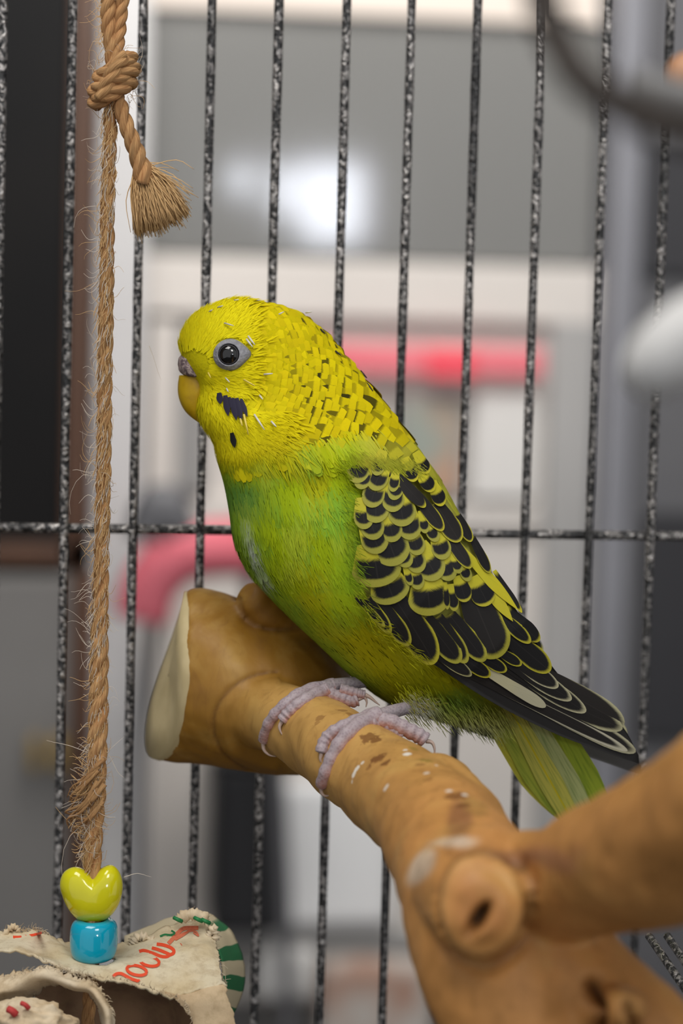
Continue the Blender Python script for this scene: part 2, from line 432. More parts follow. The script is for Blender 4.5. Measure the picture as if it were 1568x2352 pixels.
# collar where the perch leaves the stub
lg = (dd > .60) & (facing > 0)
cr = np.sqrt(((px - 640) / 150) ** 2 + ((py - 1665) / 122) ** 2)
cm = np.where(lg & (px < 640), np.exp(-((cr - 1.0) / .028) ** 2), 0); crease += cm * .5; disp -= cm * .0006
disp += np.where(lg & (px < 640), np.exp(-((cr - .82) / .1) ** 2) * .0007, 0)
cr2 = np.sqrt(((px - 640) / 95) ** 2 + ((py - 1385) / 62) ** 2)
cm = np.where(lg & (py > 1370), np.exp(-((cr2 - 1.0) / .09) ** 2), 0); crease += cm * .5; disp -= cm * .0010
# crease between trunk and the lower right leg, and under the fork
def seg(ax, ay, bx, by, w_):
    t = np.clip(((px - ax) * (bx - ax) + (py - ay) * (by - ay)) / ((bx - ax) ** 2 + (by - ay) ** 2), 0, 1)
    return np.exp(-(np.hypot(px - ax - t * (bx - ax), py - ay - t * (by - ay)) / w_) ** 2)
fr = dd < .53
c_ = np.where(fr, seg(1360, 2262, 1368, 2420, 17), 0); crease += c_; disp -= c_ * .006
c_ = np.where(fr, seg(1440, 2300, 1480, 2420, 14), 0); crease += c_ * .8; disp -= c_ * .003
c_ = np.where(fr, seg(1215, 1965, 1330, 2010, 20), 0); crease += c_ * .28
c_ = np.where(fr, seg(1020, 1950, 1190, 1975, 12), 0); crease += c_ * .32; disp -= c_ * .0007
wob = np.array([mnoise.noise(Vector(p) * 75) for p in co]) * .0009 + np.array([mnoise.noise(Vector(p) * 210) for p in co]) * .0003
co = co + no * (disp + wob)[:, None]
pm.vertices.foreach_set('co', co.ravel())
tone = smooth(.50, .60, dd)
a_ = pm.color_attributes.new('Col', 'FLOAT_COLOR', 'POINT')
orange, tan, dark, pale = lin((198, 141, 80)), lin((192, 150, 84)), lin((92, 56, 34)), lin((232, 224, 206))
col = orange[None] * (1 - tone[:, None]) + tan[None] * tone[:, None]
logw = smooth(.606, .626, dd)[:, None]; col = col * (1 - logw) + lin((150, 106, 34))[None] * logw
def spotcol(x, y, rx, ry, c, s=1.0, rot=0):
    global col
    ca, sa = math.cos(math.radians(rot)), math.sin(math.radians(rot))
    dx, dy = px - x, py - y
    nn = np.array([mnoise.noise(Vector(p) * 330) for p in co]) if False else 0
    e = np.sqrt(((dx * ca + dy * sa) / rx) ** 2 + ((-dx * sa + dy * ca) / ry) ** 2)
    w_ = ((1 - smooth(.5, 1.15, e)) * s * (facing > -.1))[:, None]
    col = col * (1 - w_) + np.asarray(c)[None] * w_
spotcol(1055, 1880, 36, 62, lin((140, 92, 62)), .8, 8)
spotcol(1270, 1975, 80, 30, lin((164, 112, 88)), .6, 18)
spotcol(965, 1990, 26, 58, pale, .55, 32)
spotcol(1040, 1930, 64, 10, pale, .5, -6)
spotcol(1190, 1960, 90, 14, lin((140, 98, 78)), .55, 10)
spotcol(1330, 1960, 26, 22, lin((150, 100, 66)), .5)
spotcol(1090, 1850, 40, 22, lin((168, 128, 66)), .6, 30)
col = col * (1 - rim[:, None] * .45) + lin((224, 180, 118))[None] * rim[:, None] * .45
col = col * (1 - core[:, None] * .45) + lin((158, 100, 56))[None] * core[:, None] * .45
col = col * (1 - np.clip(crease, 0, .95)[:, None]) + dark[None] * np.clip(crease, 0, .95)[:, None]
pw = pit[:, None] * .92; col = col * (1 - pw) + lin((48, 28, 18))[None] * pw
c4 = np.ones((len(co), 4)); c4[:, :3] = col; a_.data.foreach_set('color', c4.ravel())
pm.polygons.foreach_set('use_smooth', np.ones(len(pm.polygons), bool)); pm.update()
M_wood = mat('peeled_branch_wood', (.6, .4, .2), .45, Specular_IOR_Level=.3); N = NT(M_wood)
vc = N.n('ShaderNodeVertexColor'); vc.layer_name = 'Col'
pos = N.pos()
big = N.noise(pos, 60, 4, .6, .4); streak = N.noise(N.scalev(pos, 1, 1, .35), 260, 4, .6, 1.2); fine = N.noise(pos, 900, 2)
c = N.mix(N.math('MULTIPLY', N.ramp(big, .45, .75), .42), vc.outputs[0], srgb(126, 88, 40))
c = N.mix(N.math('MULTIPLY', N.ramp(big, .5, .25), .30), c, srgb(214, 180, 108))
c = N.mix(N.math('MULTIPLY', N.ramp(streak, .48, .75), .38), c, srgb(128, 88, 42))
# chewed dark scars and pale droppings near the feet (fixed spots on the bark)
bvh_tmp = BVHTree.FromPolygons([tuple(p) for p in co], [p.vertices[:] for p in pm.polygons])
spotn = N.noise(pos, 520, 3, .6, .5)
def spot(x, y, rpx, colr, s, jag=.9):
    global c
    h = cast(bvh_tmp, x, y)[0]
    if h is None: return
    dn = N.n('ShaderNodeVectorMath', operation='DISTANCE'); N.l(pos, dn.inputs[0]); dn.inputs[1].default_value = h
    r = rpx * .000108
    e = N.math('ADD', N.math('DIVIDE', dn.outputs['Value'], r), N.math('MULTIPLY', N.math('SUBTRACT', spotn, .5), jag * 2.6))
    c = N.mix(N.math('MULTIPLY', N.ramp(e, 1.05, .75), s), c, colr)
for x, y, r, s in ((845, 1692, 24, .75), (862, 1700, 14, .8), (868, 1742, 20, .85), (886, 1752, 13, .8), (845, 1764, 9, .5), (735, 1648, 13, .5), (786, 1632, 13, .5), (803, 1640, 11, .5), (728, 1660, 8, .4), (1046, 1828, 26, .7), (1062, 1850, 16, .7), (985, 1790, 12, .45), (965, 1756, 12, .4)):
    spot(x, y, r, srgb(112, 68, 36), s)
for x, y, r, s in ((812, 1778, 9, .9), (820, 1764, 9, .9), (832, 1752, 7, .7), (935, 1732, 10, 1), (932, 1722, 7, .8), (888, 1806, 7, .7), (884, 1812, 6, .6), (980, 1776, 7, .7), (1032, 1816, 9, .8), (1066, 1826, 8, .8), (1002, 1758, 5, .7), (808, 1796, 6, .6)):
    spot(x, y, r, srgb(232, 226, 214), s)
for x, y, r, s in ((976, 1746, 18, .5), (950, 1720, 12, .4)):
    spot(x, y, r, srgb(120, 112, 40), s)
N.color(c); N.bump(streak, .18, .0006)
N.l(N.math('ADD', N.math('MULTIPLY', big, .3), .34), N.b.inputs['Roughness'])
pm.materials.clear(); pm.materials.append(M_wood)
perch = thing('natural_perch', 'thick tan forked wooden perch under the bird, sawn pale at its far end', 'perch', wv(W(756, 1800, .6)))
branch = bpy.data.objects.new('branch', pm); C.objects.link(branch); adopt(branch, perch)
perch_bvh = bvh_tmp
# pale sawn face on the end of the stub
M_cut = noisy('pale_sawn_wood', srgb(204, 186, 142), srgb(190, 172, 128), 120, .7, .15, .0003)
cc = cutring.mean(0); nrm = np.cross(cutring[0] - cc, cutring[10] - cc); nrm /= np.linalg.norm(nrm)
if np.dot(nrm, W(300, 1553, .64) - cc) < 0: nrm = -nrm
ringp = cc + (cutring - cc) * 1.0
rings = [ringp - nrm * .001, cc + (ringp - cc) * .985 + nrm * .0009, cc + (ringp - cc) * .6 + nrm * .0013, cc + (ringp - cc) * .02 + nrm * .0014]
n_ = len(cutring)
v = np.vstack(rings); f = grid_faces(4, n_, wrap=True)
adopt(mesh_obj('sawn_end', v, f, M_cut), perch)['label'] = 'pale cream sawn end face'

# ------------------------------------------------------------------ the budgerigar
BD = .612
ST = [(520, 688, 580, 687, .6105, .004), (468, 708, 662, 706, .611, .0085), (434, 733, 712, 732, .611, .0108), (417, 763, 748, 764, .611, .0122),
      (411, 800, 780, 803, .611, .0132), (424, 840, 816, 842, .611, .0140), (452, 885, 850, 884, .611, .0150), (450, 930, 884, 926, .611, .0162),
      (458, 968, 912, 962, .611, .0175), (483, 1008, 944, 1003, .611, .0188), (497, 1050, 976, 1046, .611, .0202), (514, 1105, 1012, 1105, .612, .0216), (526, 1165, 1045, 1165, .612, .0226),
      (536, 1228, 1076, 1225, .6125, .0232), (560, 1292, 1106, 1285, .613, .0232), (602, 1350, 1134, 1338, .6135, .0228), (660, 1412, 1158, 1390, .614, .0220),
      (732, 1480, 1184, 1442, .615, .0205), (806, 1550, 1206, 1496, .616, .0185), (876, 1602, 1222, 1548, .618, .0162), (960, 1640, 1236, 1598, .620, .0138),
      (1038, 1664, 1246, 1632, .6215, .0110), (1092, 1682, 1258, 1656, .6240, .0080), (1138, 1694, 1266, 1674, .626, .004)]
NU, NV = 110, 64
SS = catmull(ST, NU)
SS[:, 5] = np.maximum(SS[:, 5], .003)
ph = np.linspace(0, 2 * PI, NV, endpoint=False)
def body_pt(u, a, k=1.0):
    """u in 0..NU-1 (float array), angle a: 0 = back outline, pi/2 = towards the camera, pi = breast outline"""
    i = np.clip(u.astype(int), 0, NU - 2); f = (u - i)[:, None]; s = SS[i] * (1 - f) + SS[i + 1] * f
    ca, sa = np.cos(a), np.sin(a)
    sa_ = np.sign(sa) * np.abs(sa) ** .92
    x = (s[:, 0] + s[:, 2]) / 2 + (s[:, 2] - s[:, 0]) / 2 * ca * k; y = (s[:, 1] + s[:, 3]) / 2 + (s[:, 3] - s[:, 1]) / 2 * ca * k
    return W(x, y, s[:, 4] - s[:, 5] * sa_ * k)
uu, aa = np.meshgrid(np.arange(NU, dtype=float), ph, indexing='ij')
bv = body_pt(uu.ravel(), aa.ravel(), .992)
bv = np.vstack([bv, W(550, 684, .6105)[None], W(1205, 1688, .626)[None]])
bf = grid_faces(NU, NV, wrap=True)
bf += [(NU * NV, j, (j + 1) % NV) for j in range(NV)] + [(NU * NV + 1, (NU - 1) * NV + (j + 1) % NV, (NU - 1) * NV + j) for j in range(NV)]

Y_FACE, Y_HEAD, G_MANTLE = lin((242, 228, 24)), lin((222, 204, 8)), lin((186, 186, 58))
G_BREAST, G_LIME, G_BELLY, G_TEAL, G_VENT, Y_OLIVE = lin((160, 180, 14)), lin((174, 192, 48)), lin((166, 160, 8)), lin((112, 160, 50)), lin((140, 140, 96)), lin((182, 170, 16))
DARKBAR = lin((44, 42, 10))
def vnoise(x, y, s, z=0.):
    return np.array([mnoise.noise(Vector((a / s, b / s, z))) for a, b in zip(np.ravel(x), np.ravel(y))]).reshape(np.shape(x))
def blend(c, w_, d): w_ = np.asarray(w_)[..., None]; return c * (1 - w_) + d * w_
def head_w(x, y):
    yb = np.interp(x, [440, 560, 640, 720, 790, 850, 930, 1000], [1052, 1050, 1042, 1016, 1000, 985, 960, 930])
    return smooth(26, -26, y - yb)
def zone(x, y):
    x = np.asarray(x, float); y = np.asarray(y, float)
    c = np.broadcast_to(G_BREAST, x.shape + (3,)).copy()
    n1 = vnoise(x, y, 70.); n2 = vnoise(x * 1.0, y * .55, 34., 3.); n3 = vnoise(x, y, 110., 9.)
    c = blend(c, smooth(.05, .35, n1) * .9, G_LIME)
    c = blend(c, smooth(.1, .45, n3) * .6, Y_OLIVE)
    c = blend(c, smooth(.12, .45, n2) * .55, G_TEAL)
    c = blend(c, smooth(1290, 1520, y + (x - 760) * .1) * .85, G_BELLY)
    xl = np.interp(y, [1050, 1165, 1228, 1292, 1350, 1412, 1480, 1550], [497, 526, 536, 560, 602, 660, 732, 806])
    c = blend(c, smooth(75, 5, x - xl + n1 * 40) * smooth(1060, 1120, y) * .55, G_TEAL)
    c = blend(c, np.exp(-(((x - 560) / 55) ** 2 + ((y - 1130) / 30) ** 2)) * .8, lin((62, 120, 56)))
    c = blend(c, np.exp(-(((x - 705) / 50) ** 2 + ((y - 1290) / 26) ** 2)) * .75, lin((190, 186, 16)))
    c = blend(c, np.exp(-(((x - 790) / 60) ** 2 + ((y - 1300) / 60) ** 2)) * .6, lin((150, 196, 44)))
    c = blend(c, np.exp(-(((x - 735) / 55) ** 2 + ((y - 1165) / 26) ** 2)) * .6, lin((132, 200, 70)))
    c = blend(c, np.exp(-(((x - 820) / 34) ** 2 + ((y - 1230) / 50) ** 2)) * .7, lin((86, 128, 50)))
    c = blend(c, np.exp(-(((x - 572 - (y - 1235) * .18) / 9) ** 2 + ((y - 1240) / 42) ** 2)) * .95, lin((206, 212, 206)))
    c = blend(c, np.exp(-(((x - 585) / 10) ** 2 + ((y - 1308) / 16) ** 2)) * .8, lin((196, 205, 205)))
    c = blend(c, smooth(780, 850, x) * smooth(1120, 1030, y) , G_MANTLE)
    c = blend(c, smooth(900, 960, x) * smooth(1500, 1300, y), G_MANTLE)
    c = blend(c, smooth(1570, 1650, y + n1 * 30) * .55, G_VENT)
    c = blend(c, np.exp(-(((x - 1045) / 60) ** 2 + ((y - 1600) / 40) ** 2)) * .7, lin((70, 120, 40)))
    c = blend(c, np.exp(-(((x - 1070) / 80) ** 2 + ((y - 1690) / 30) ** 2)) * .8, lin((128, 132, 116)))
    c = blend(c, np.exp(-(((x - 960) / 34) ** 2 + ((y - 1632) / 24) ** 2)) * .7, lin((180, 180, 172)))
    c = blend(c, smooth(1110, 1200, x) * smooth(1640, 1720, y), lin((150, 158, 40)))
    hw = head_w(x, y + n1 * 14)
    hc = blend(np.broadcast_to(Y_HEAD, x.shape + (3,)).copy(), smooth(190, 60, np.hypot(x - 440, y - 790)), Y_FACE)
    hc = blend(hc, smooth(140, 40, np.hypot(x - 510, y - 960)), Y_FACE)
    hc = blend(hc, np.exp(-(((x - 625) / 75) ** 2 + ((y - 1030) / 36) ** 2)) * .7, Y_OLIVE)
    hc = blend(hc, smooth(880, 960, x) * .8, G_MANTLE)
    return blend(c, hw, 0) + hc * hw[..., None]

bpx, bpy_, bdd = PX(bv)
bird = thing('budgerigar', 'green and yellow budgerigar with black barred wing perched facing left', 'bird', wv(W(860, 1640, .6)))
M_body = mat('budgie_down', (.5, .5, .1), .85, Specular_IOR_Level=.1); N = NT(M_body); vc = N.n('ShaderNodeVertexColor'); vc.layer_name = 'Col'
nf = N.noise(N.pos(), 1400, 3)
N.color(N.mix(N.math('MULTIPLY', N.ramp(nf, .5, .75), .3), vc.outputs[0], (.12, .13, .01))); N.bump(nf, .3, .0004)
body = mesh_obj('body', bv, bf, M_body, None, True, None, zone(bpx, bpy_) * .8); adopt(body, bird)
body_bvh = bvh_of(body)

# --- feather materials
def feather_mat(name, dark=True):
    m = mat(name, (.5, .5, .5), .8, Specular_IOR_Level=.12); N = NT(m)
    vc = N.n('ShaderNodeVertexColor'); vc.layer_name = 'Col'
    uv = N.n('ShaderNodeUVMap'); sx = N.n('ShaderNodeSeparateXYZ'); N.l(uv.outputs[0], sx.inputs[0])
    # barbs run obliquely off the shaft
    q = N.math('SUBTRACT', N.math('MULTIPLY', sx.outputs[0], 34.), N.math('MULTIPLY', N.math('ABSOLUTE', sx.outputs[1]), 16.))
    cb_ = N.n('ShaderNodeCombineXYZ'); N.l(q, cb_.inputs[0]); N.l(sx.outputs[1], cb_.inputs[1])
    bn_ = N.noise(cb_.outputs[0], 1.6, 2)
    return m, N, vc.outputs[0], sx, bn_
M_plume, N, base_c, sx, bn_ = feather_mat('small_feather')
N.color(N.mix(N.math('MULTIPLY', N.ramp(bn_, .45, .8), .22), base_c, (.10, .10, .008)))
# head and nape feathers: dark hidden base, a bar whose strength sits in the colour alpha
M_nape, N, base_c, sx, bn_ = feather_mat('barred_head_feather')
bs = N.n('ShaderNodeAttribute', attribute_name='bar', attribute_type='GEOMETRY').outputs['Fac']
uj = N.math('ADD', sx.outputs[0], N.math('MULTIPLY', N.math('SUBTRACT', bn_, .5), .16))
dk = N.math('MULTIPLY', N.ramp(uj, .76, .66), bs)
N.color(N.mix(dk, N.mix(N.math('MULTIPLY', N.ramp(bn_, .45, .8), .2), base_c, (.30, .24, .01)), (.014, .014, .004)))
# wing feathers: black centre, pale margin (margin width, start of black and tint come from the feather)
M_wing = mat('scalloped_wing_feather', (.1, .1, .1), .6, Specular_IOR_Level=.2); N = NT(M_wing)
uv = N.n('ShaderNodeUVMap'); sx = N.n('ShaderNodeSeparateXYZ'); N.l(uv.outputs[0], sx.inputs[0])
oa = lambda nm: N.n('ShaderNodeAttribute', attribute_name=nm, attribute_type='OBJECT').outputs['Fac']
U_, V_ = sx.outputs[0], sx.outputs[1]
q = N.math('SUBTRACT', N.math('MULTIPLY', U_, 30.), N.math('MULTIPLY', N.math('ABSOLUTE', V_), 14.))
cbn = N.n('ShaderNodeCombineXYZ'); N.l(q, cbn.inputs[0]); N.l(V_, cbn.inputs[1])
bn_ = N.noise(cbn.outputs[0], 1.7, 3)
jit = N.math('MULTIPLY', N.math('SUBTRACT', bn_, .5), .14)
ut = N.math('MAXIMUM', N.math('DIVIDE', N.math('SUBTRACT', U_, .6), .4), 0.)
vk = N.math('MULTIPLY', V_, oa('side')); e = N.math('SQRT', N.math('ADD', N.math('MULTIPLY', ut, ut), N.math('MULTIPLY', vk, vk)))
e = N.math('ADD', e, jit)
mg = oa('margin'); ub = oa('black_from')
inside = N.n('ShaderNodeMapRange'); inside.interpolation_type = 'SMOOTHSTEP'
N.l(e, inside.inputs[0]); N.l(N.math('SUBTRACT', 1.07, mg), inside.inputs[1]); N.l(N.math('SUBTRACT', .90, mg), inside.inputs[2])
st = N.n('ShaderNodeMapRange'); st.interpolation_type = 'SMOOTHSTEP'
ubv = N.math('SUBTRACT', ub, N.math('MULTIPLY', N.math('MULTIPLY', V_, V_), .10))
N.l(N.math('ADD', U_, jit), st.inputs[0]); N.l(N.math('SUBTRACT', ubv, .07), st.inputs[1]); N.l(N.math('ADD', ubv, .06), st.inputs[2])
blk = N.math('MULTIPLY', inside.outputs[0], st.outputs[0])
edge = N.mix(oa('tint'), srgb(140, 141, 66), srgb(200, 188, 34))
edge = N.mix(N.math('MULTIPLY', N.ramp(U_, .62, .44), .85), edge, srgb(190, 182, 44))
edge = N.mix(oa('pale'), edge, srgb(196, 190, 170))
edge = N.mix(N.math('MULTIPLY', N.ramp(bn_, .5, .8), .25), edge, srgb(92, 96, 40))
shaft = N.math('MULTIPLY', N.ramp(N.math('ABSOLUTE', V_), .045, .01), .25)
blackc = N.mix(shaft, N.mix(oa('brown'), (.0085, .0085, .009), (.022, .019, .017)), (.05, .046, .04))
N.color(N.mix(blk, edge, blackc)); N.bump(bn_, .12, .0003)

# --- generic small feathers, gathered into one mesh of plumage
class Plume:
    def __init__(s): s.V, s.F, s.UV, s.C, s.B, s.N, s.n = [], [], [], [], [], [], 0
    def add(s, P, D, Nn, L, Wd, col, nu=4, nv=3, lift=.12, cup=.12, tip='round', bar=0, R=.024, curl=0., nvar=.12, chord=False):
        """vectorised: arrays of base P, direction D, normal N (k,3), length L and width Wd (k,)"""
        k = len(P)
        if chord: Nn = Nn - D * (D * Nn).sum(1)[:, None]; Nn = Nn / (np.linalg.norm(Nn, axis=1)[:, None] + 1e-12)
        else: D = D - Nn * (D * Nn).sum(1)[:, None]; D = D / (np.linalg.norm(D, axis=1)[:, None] + 1e-12)
        S = np.cross(Nn, D)
        us = np.linspace(0, 1, nu); vs = np.linspace(-1, 1, nv)
        V = np.zeros((k, nu, nv, 3)); UV = np.zeros((k, nu, nv, 2)); NN = np.zeros((k, nu, nv, 3))
        for i, u in enumerate(us):
            if tip == 'round': pr = (.55 + .75 * min(u, .6)) * (1 if u <= .6 else math.sqrt(max(0, 1 - ((u - .6) / .42) ** 2)))
            elif tip == 'square': pr = (.6 + .4 * min(1, u / .5)) * (1 if u < .9 else .8)
            else: pr = .35 + .65 * math.sin(PI * min(1, .25 + u * .75)) if u < 1 else .05
            for j, v_ in enumerate(vs):
                hgt = lift * L * u + ((u - u * u) * L ** 2 / (2 * R) if chord else -(u * L) ** 2 / (2 * R)) - cup * Wd * (v_ * pr) ** 2 * .5
                V[:, i, j] = P + D * (u * L)[:, None] + S * (v_ * pr * Wd / 2 + curl * L * u * u)[:, None] + Nn * hgt[:, None]
                UV[:, i, j] = (u, v_ * pr); NN[:, i, j] = Nn + S * (v_ * nvar) + D * (u * u * nvar - .1 * nvar)
        s.N.append(NN.reshape(-1, 3)); f = np.array(grid_faces(nu, nv))[:, ::-1]; o = s.n + np.arange(k)[:, None, None] * (nu * nv)
        s.F.append((f[None] + o).reshape(-1, 4)); s.V.append(V.reshape(-1, 3)); s.UV.append(UV.reshape(-1, 2))
        s.C.append(np.repeat(col, nu * nv, axis=0)); s.B.append(np.repeat(np.broadcast_to(bar, (k,)), nu * nv)); s.n += k * nu * nv
    def build(s, name, m, parent):
        o = mesh_obj(name, np.vstack(s.V), np.vstack(s.F), m, None, True, np.vstack(s.UV), np.vstack(s.C))
        a = o.data.attributes.new('bar', 'FLOAT', 'POINT'); a.data.foreach_set('value', np.concatenate(s.B).astype(np.float32))
        nn = np.vstack(s.N); nn /= np.linalg.norm(nn, axis=1)[:, None] + 1e-9; o.data.normals_split_custom_set_from_vertices(nn.tolist())
        return adopt(o, parent)

# --- breast, flank, belly and back: fine overlapping plumes that follow the body
def body_frames(u, a):
    p = body_pt(u, a); du = body_pt(np.minimum(u + .5, NU - 1.01), a) - body_pt(np.maximum(u - .5, 0), a); da = body_pt(u, a + .03) - body_pt(u, a - .03)
    n = np.cross(du, da); n /= np.linalg.norm(n, axis=1)[:, None] + 1e-12
    cen = np.array([W((SS[int(i), 0] + SS[int(i), 2]) / 2, (SS[int(i), 1] + SS[int(i), 3]) / 2, SS[int(i), 4]) for i in u])
    fl = np.sign(((p - cen) * n).sum(1)); n *= fl[:, None]
    d = du / (np.linalg.norm(du, axis=1)[:, None] + 1e-12)
    return p, d, n
def scatter(count, near=True):
    u = rng.uniform(20, NU - 3, count); a = rng.uniform(-.25, PI + .25, count) if near else rng.uniform(PI - .1, 2 * PI + .1, count)
    p, d, n = body_frames(u, a); x, y, _ = PX(p)
    return u, a, p, d, n, x, y
plume = Plume()
def jitter_dir(d, n, amt):
    s = np.cross(n, d); return d + s * rng.normal(0, amt, len(d))[:, None]
for near, cnt in ((True, 2600), (False, 900)):
    u, a, p, d, n, x, y = scatter(cnt, near)
    keep = (head_w(x, y) < .75) & (y > 985) & ~((x > 850) & (y < 1095))
    p, d, n, x, y = p[keep], d[keep], n[keep], x[keep], y[keep]
    c = zone(x, y) * rng.uniform(.88, 1.08, len(p))[:, None]
    L = rng.uniform(.0055, .008, len(p))
    plume.add(p, jitter_dir(d, n, .12), n, L, rng.uniform(.003, .0042, len(p)), c, 6, 5, .02, .1, R=.09, nvar=.04)
for near, cnt in ((True, 26000), (False, 3000)):
    u, a, p, d, n, x, y = scatter(cnt, near)
    keep = (head_w(x, y) < rng.uniform(.0, .8, len(x))) & (y > 985) & ~((x > 850 + rng.normal(0, 12, len(x))) & (y < 1095))
    p, d, n, x, y = p[keep], d[keep], n[keep], x[keep], y[keep]
    c = zone(x + rng.normal(0, 4, len(x)), y + rng.normal(0, 4, len(y))) * rng.uniform(.92, 1.07, len(p))[:, None]
    L = rng.uniform(.004, .0085, len(p))
    plume.add(p + n * .00025, jitter_dir(d, n, .16), n, L, rng.uniform(.00022, .0005, len(p)), c, 4, 2, .02, .0, 'thin', R=.08, curl=.02, nvar=.03)
plume_body = plume.build('body_plumage', M_plume, bird); plume_body['kind'] = 'stuff'

# --- head and nape: rows of small feathers running back from the beak
EYE = (528, 815); PXM = .0001145
fine_head = Plume(); napes = []
def flow_at(x, y):
    return np.array([x - 425., y - 838.])
def head_feather(x, y, s, back=False):
    h = cast(body_bvh, x, y, back)
    if h[0] is None: return None
    p, n = np.array(h[0]), np.array(h[1])
    fx, fy = flow_at(x, y); q = math.hypot(fx, fy); fx /= q; fy /= q
    if x > 760: # the neck: turn down the back
        t = min(1, (x - 760) / 200); ang = math.atan2(fy, fx) * (1 - t) + math.radians(56) * t; fx, fy = math.cos(ang), math.sin(ang)
    d_ = PX(p[None])[2][0]
    d = W(x + fx * 10, y + fy * 10, d_) - W(x, y, d_); d /= np.linalg.norm(d)
    d = d + np.cross(n, d) * rng.normal(0, .10)
    Lp = s * 1.75; t = d / np.linalg.norm(d)
    q = p + (t - n * np.dot(t, n)) * Lp * PXM
    qx, qy, _ = PX(q[None]); h2 = cast(body_bvh, qx[0], qy[0], back)
    if h2[0] is not None and np.linalg.norm(np.array(h2[0]) - q) < Lp * PXM * .6: d = np.array(h2[0]) - p
    else: d = t - n * np.dot(t, n) - n * .12
    return p, d / np.linalg.norm(d), n
r = 20.
rows = []
while r < 640:
    s = float(np.interp(r, [20, 90, 200, 300, 400, 520, 640], [13, 17, 25, 33, 42, 48, 50]))
    r += s * .50
    th0 = rng.uniform(0, 1)
    nth = int(2 * PI * r / (s * .62))
    for k_ in range(nth):
        th = (k_ + th0) / nth * 2 * PI + rng.normal(0, .10) * s / r
        x = 425 + (r + rng.normal(0, s * .10)) * math.cos(th); y = 838 + (r + rng.normal(0, s * .10)) * math.sin(th)
        if y > 1080 or x < 395 or x > 1030: continue
        rows.append((x, y, s, r))
hw_all = head_w(np.array([q[0] for q in rows]), np.array([q[1] for q in rows]))
for (x, y, s, r), hw in zip(rows, hw_all):
    mant = x > 860 and y < 1110
    if hw < .35 and not mant: continue
    if math.hypot((x - EYE[0]) / 50, (y - EYE[1]) / 42) < 1: continue
    if x < 478 and 808 < y < 880 : continue
    fx, fy = flow_at(x, y) / math.hypot(*flow_at(x, y)); tx, ty = x + fx * s * 1.5, y + fy * s * 1.5
    if math.hypot((tx - EYE[0]) / 44, (ty - EYE[1]) / 38) < 1 or math.hypot((x + fx * s * .8 - EYE[0]) / 44, (y + fy * s * .8 - EYE[1]) / 38) < 1: continue
    if math.hypot(x - 452, y - 772) < rng.uniform(60, 110) or (x < rng.uniform(490, 570) and y < 745): continue
    if y > 905 and (x < rng.uniform(480, 520) or (y > rng.uniform(940, 990) and x < rng.uniform(600, 690))) : continue
    for back in (False, True):
        if back and (s > 30 and rng.uniform() < .3): pass
        g = head_feather(x, y, s, back)
        if g is None: continue
        p, d, n = g
        cz = zone(np.array([x]), np.array([y]))[0] * rng.uniform(.80, 1.06) * np.array([1, rng.uniform(.95, 1.0), 1])
        # strength of the dark bar: none on face, cheek front, throat
        b = float(smooth(585, 660, x + (y - 800) * -.05) * smooth(1035, 985, y - (x - 700) * .02)) if y > 735 else float(smooth(500, 600, x))
        b *= float(smooth(90, 190, math.hypot(x - 500, y - 935)))
        b = min(1., b * rng.uniform(.35, 1.0)) * (1 if rng.uniform() < .75 else .1)
        if b < .12: b = .10 * rng.uniform()
        if mant: b *= .45
        L = s * 1.75 * .0001145; Wd = s * 1.22 * .0001145
        if back or s < 29:
            fine_head.add(p[None] - n[None] * .0002, d[None], n[None], np.array([L]), np.array([Wd]), cz[None], 7, 4, .05 + rng.uniform(0, .05), .16, 'square', b, R=.03, nvar=.16, chord=True)
        else:
            napes.append((p, d, n, L, Wd, cz, b))
o = fine_head.build('head_plumage', M_nape, bird); o['kind'] = 'stuff'
if len(napes) > 240:
    keep = set(rng.choice(len(napes), 240, replace=False).tolist())
else: keep = set(range(len(napes)))
rest = Plume()
for k_, (p, d, n, L, Wd, cz, b) in enumerate(napes):
    q = rest if k_ not in keep else Plume()
    q.add(p[None] - n[None] * .0002, d[None], n[None], np.array([L]), np.array([Wd]), cz[None], 8, 5, .045 + rng.uniform(0, .05), .18, 'square', b, R=.035, nvar=.16, chord=True)
    if k_ in keep: q.build('nape_feather', M_nape, bird)
if rest.n: rest.build('nape_plumage', M_nape, bird)['kind'] = 'stuff'
print('head feathers', len(rows), 'nape', len(napes))

# fine hairs over the yellow throat and forehead so the mask reads soft
soft = Plume()
xs = rng.uniform(405, 700, 16000); ys = rng.uniform(680, 1075, 16000)
hw = head_w(xs, ys); ok = (hw > .15) & ((np.hypot(xs - 450, ys - 770) < 105) | ((xs < 560) & (ys < 755)) | ((ys > 890) & (xs < 520)) | ((ys > 945) & (xs < 640 + rng.normal(0, 30, 16000))) | ((xs < 560 + rng.normal(0, 20, 16000)) & (ys < 910)))
ok &= np.hypot((xs - EYE[0]) / 46, (ys - EYE[1]) / 38) > 1
ok &= (np.hypot((xs - 444) / 36, (ys - 840) / 33) > 1) & ~((xs < 470) & (ys > 845) & (ys < 905))
cz = zone(xs, ys)
P_, D_, N_, C_ = [], [], [], []
for i in np.where(ok)[0]:
    g = head_feather(xs[i], ys[i], 12)
    if g is None: continue
    P_.append(g[0]); D_.append(g[1]); N_.append(g[2]); C_.append(cz[i] * rng.uniform(.9, 1.1))
P_, D_, N_, C_ = map(np.array, (P_, D_, N_, C_))
soft.add(P_ + N_ * .0003, jitter_dir(D_, N_, .2), N_, rng.uniform(.0022, .004, len(P_)), rng.uniform(.0003, .0006, len(P_)), C_, 3, 2, .09, 0, 'thin', R=.03, nvar=.04, chord=True)
soft.build('mask_plumage', M_plume, bird)['kind'] = 'stuff'

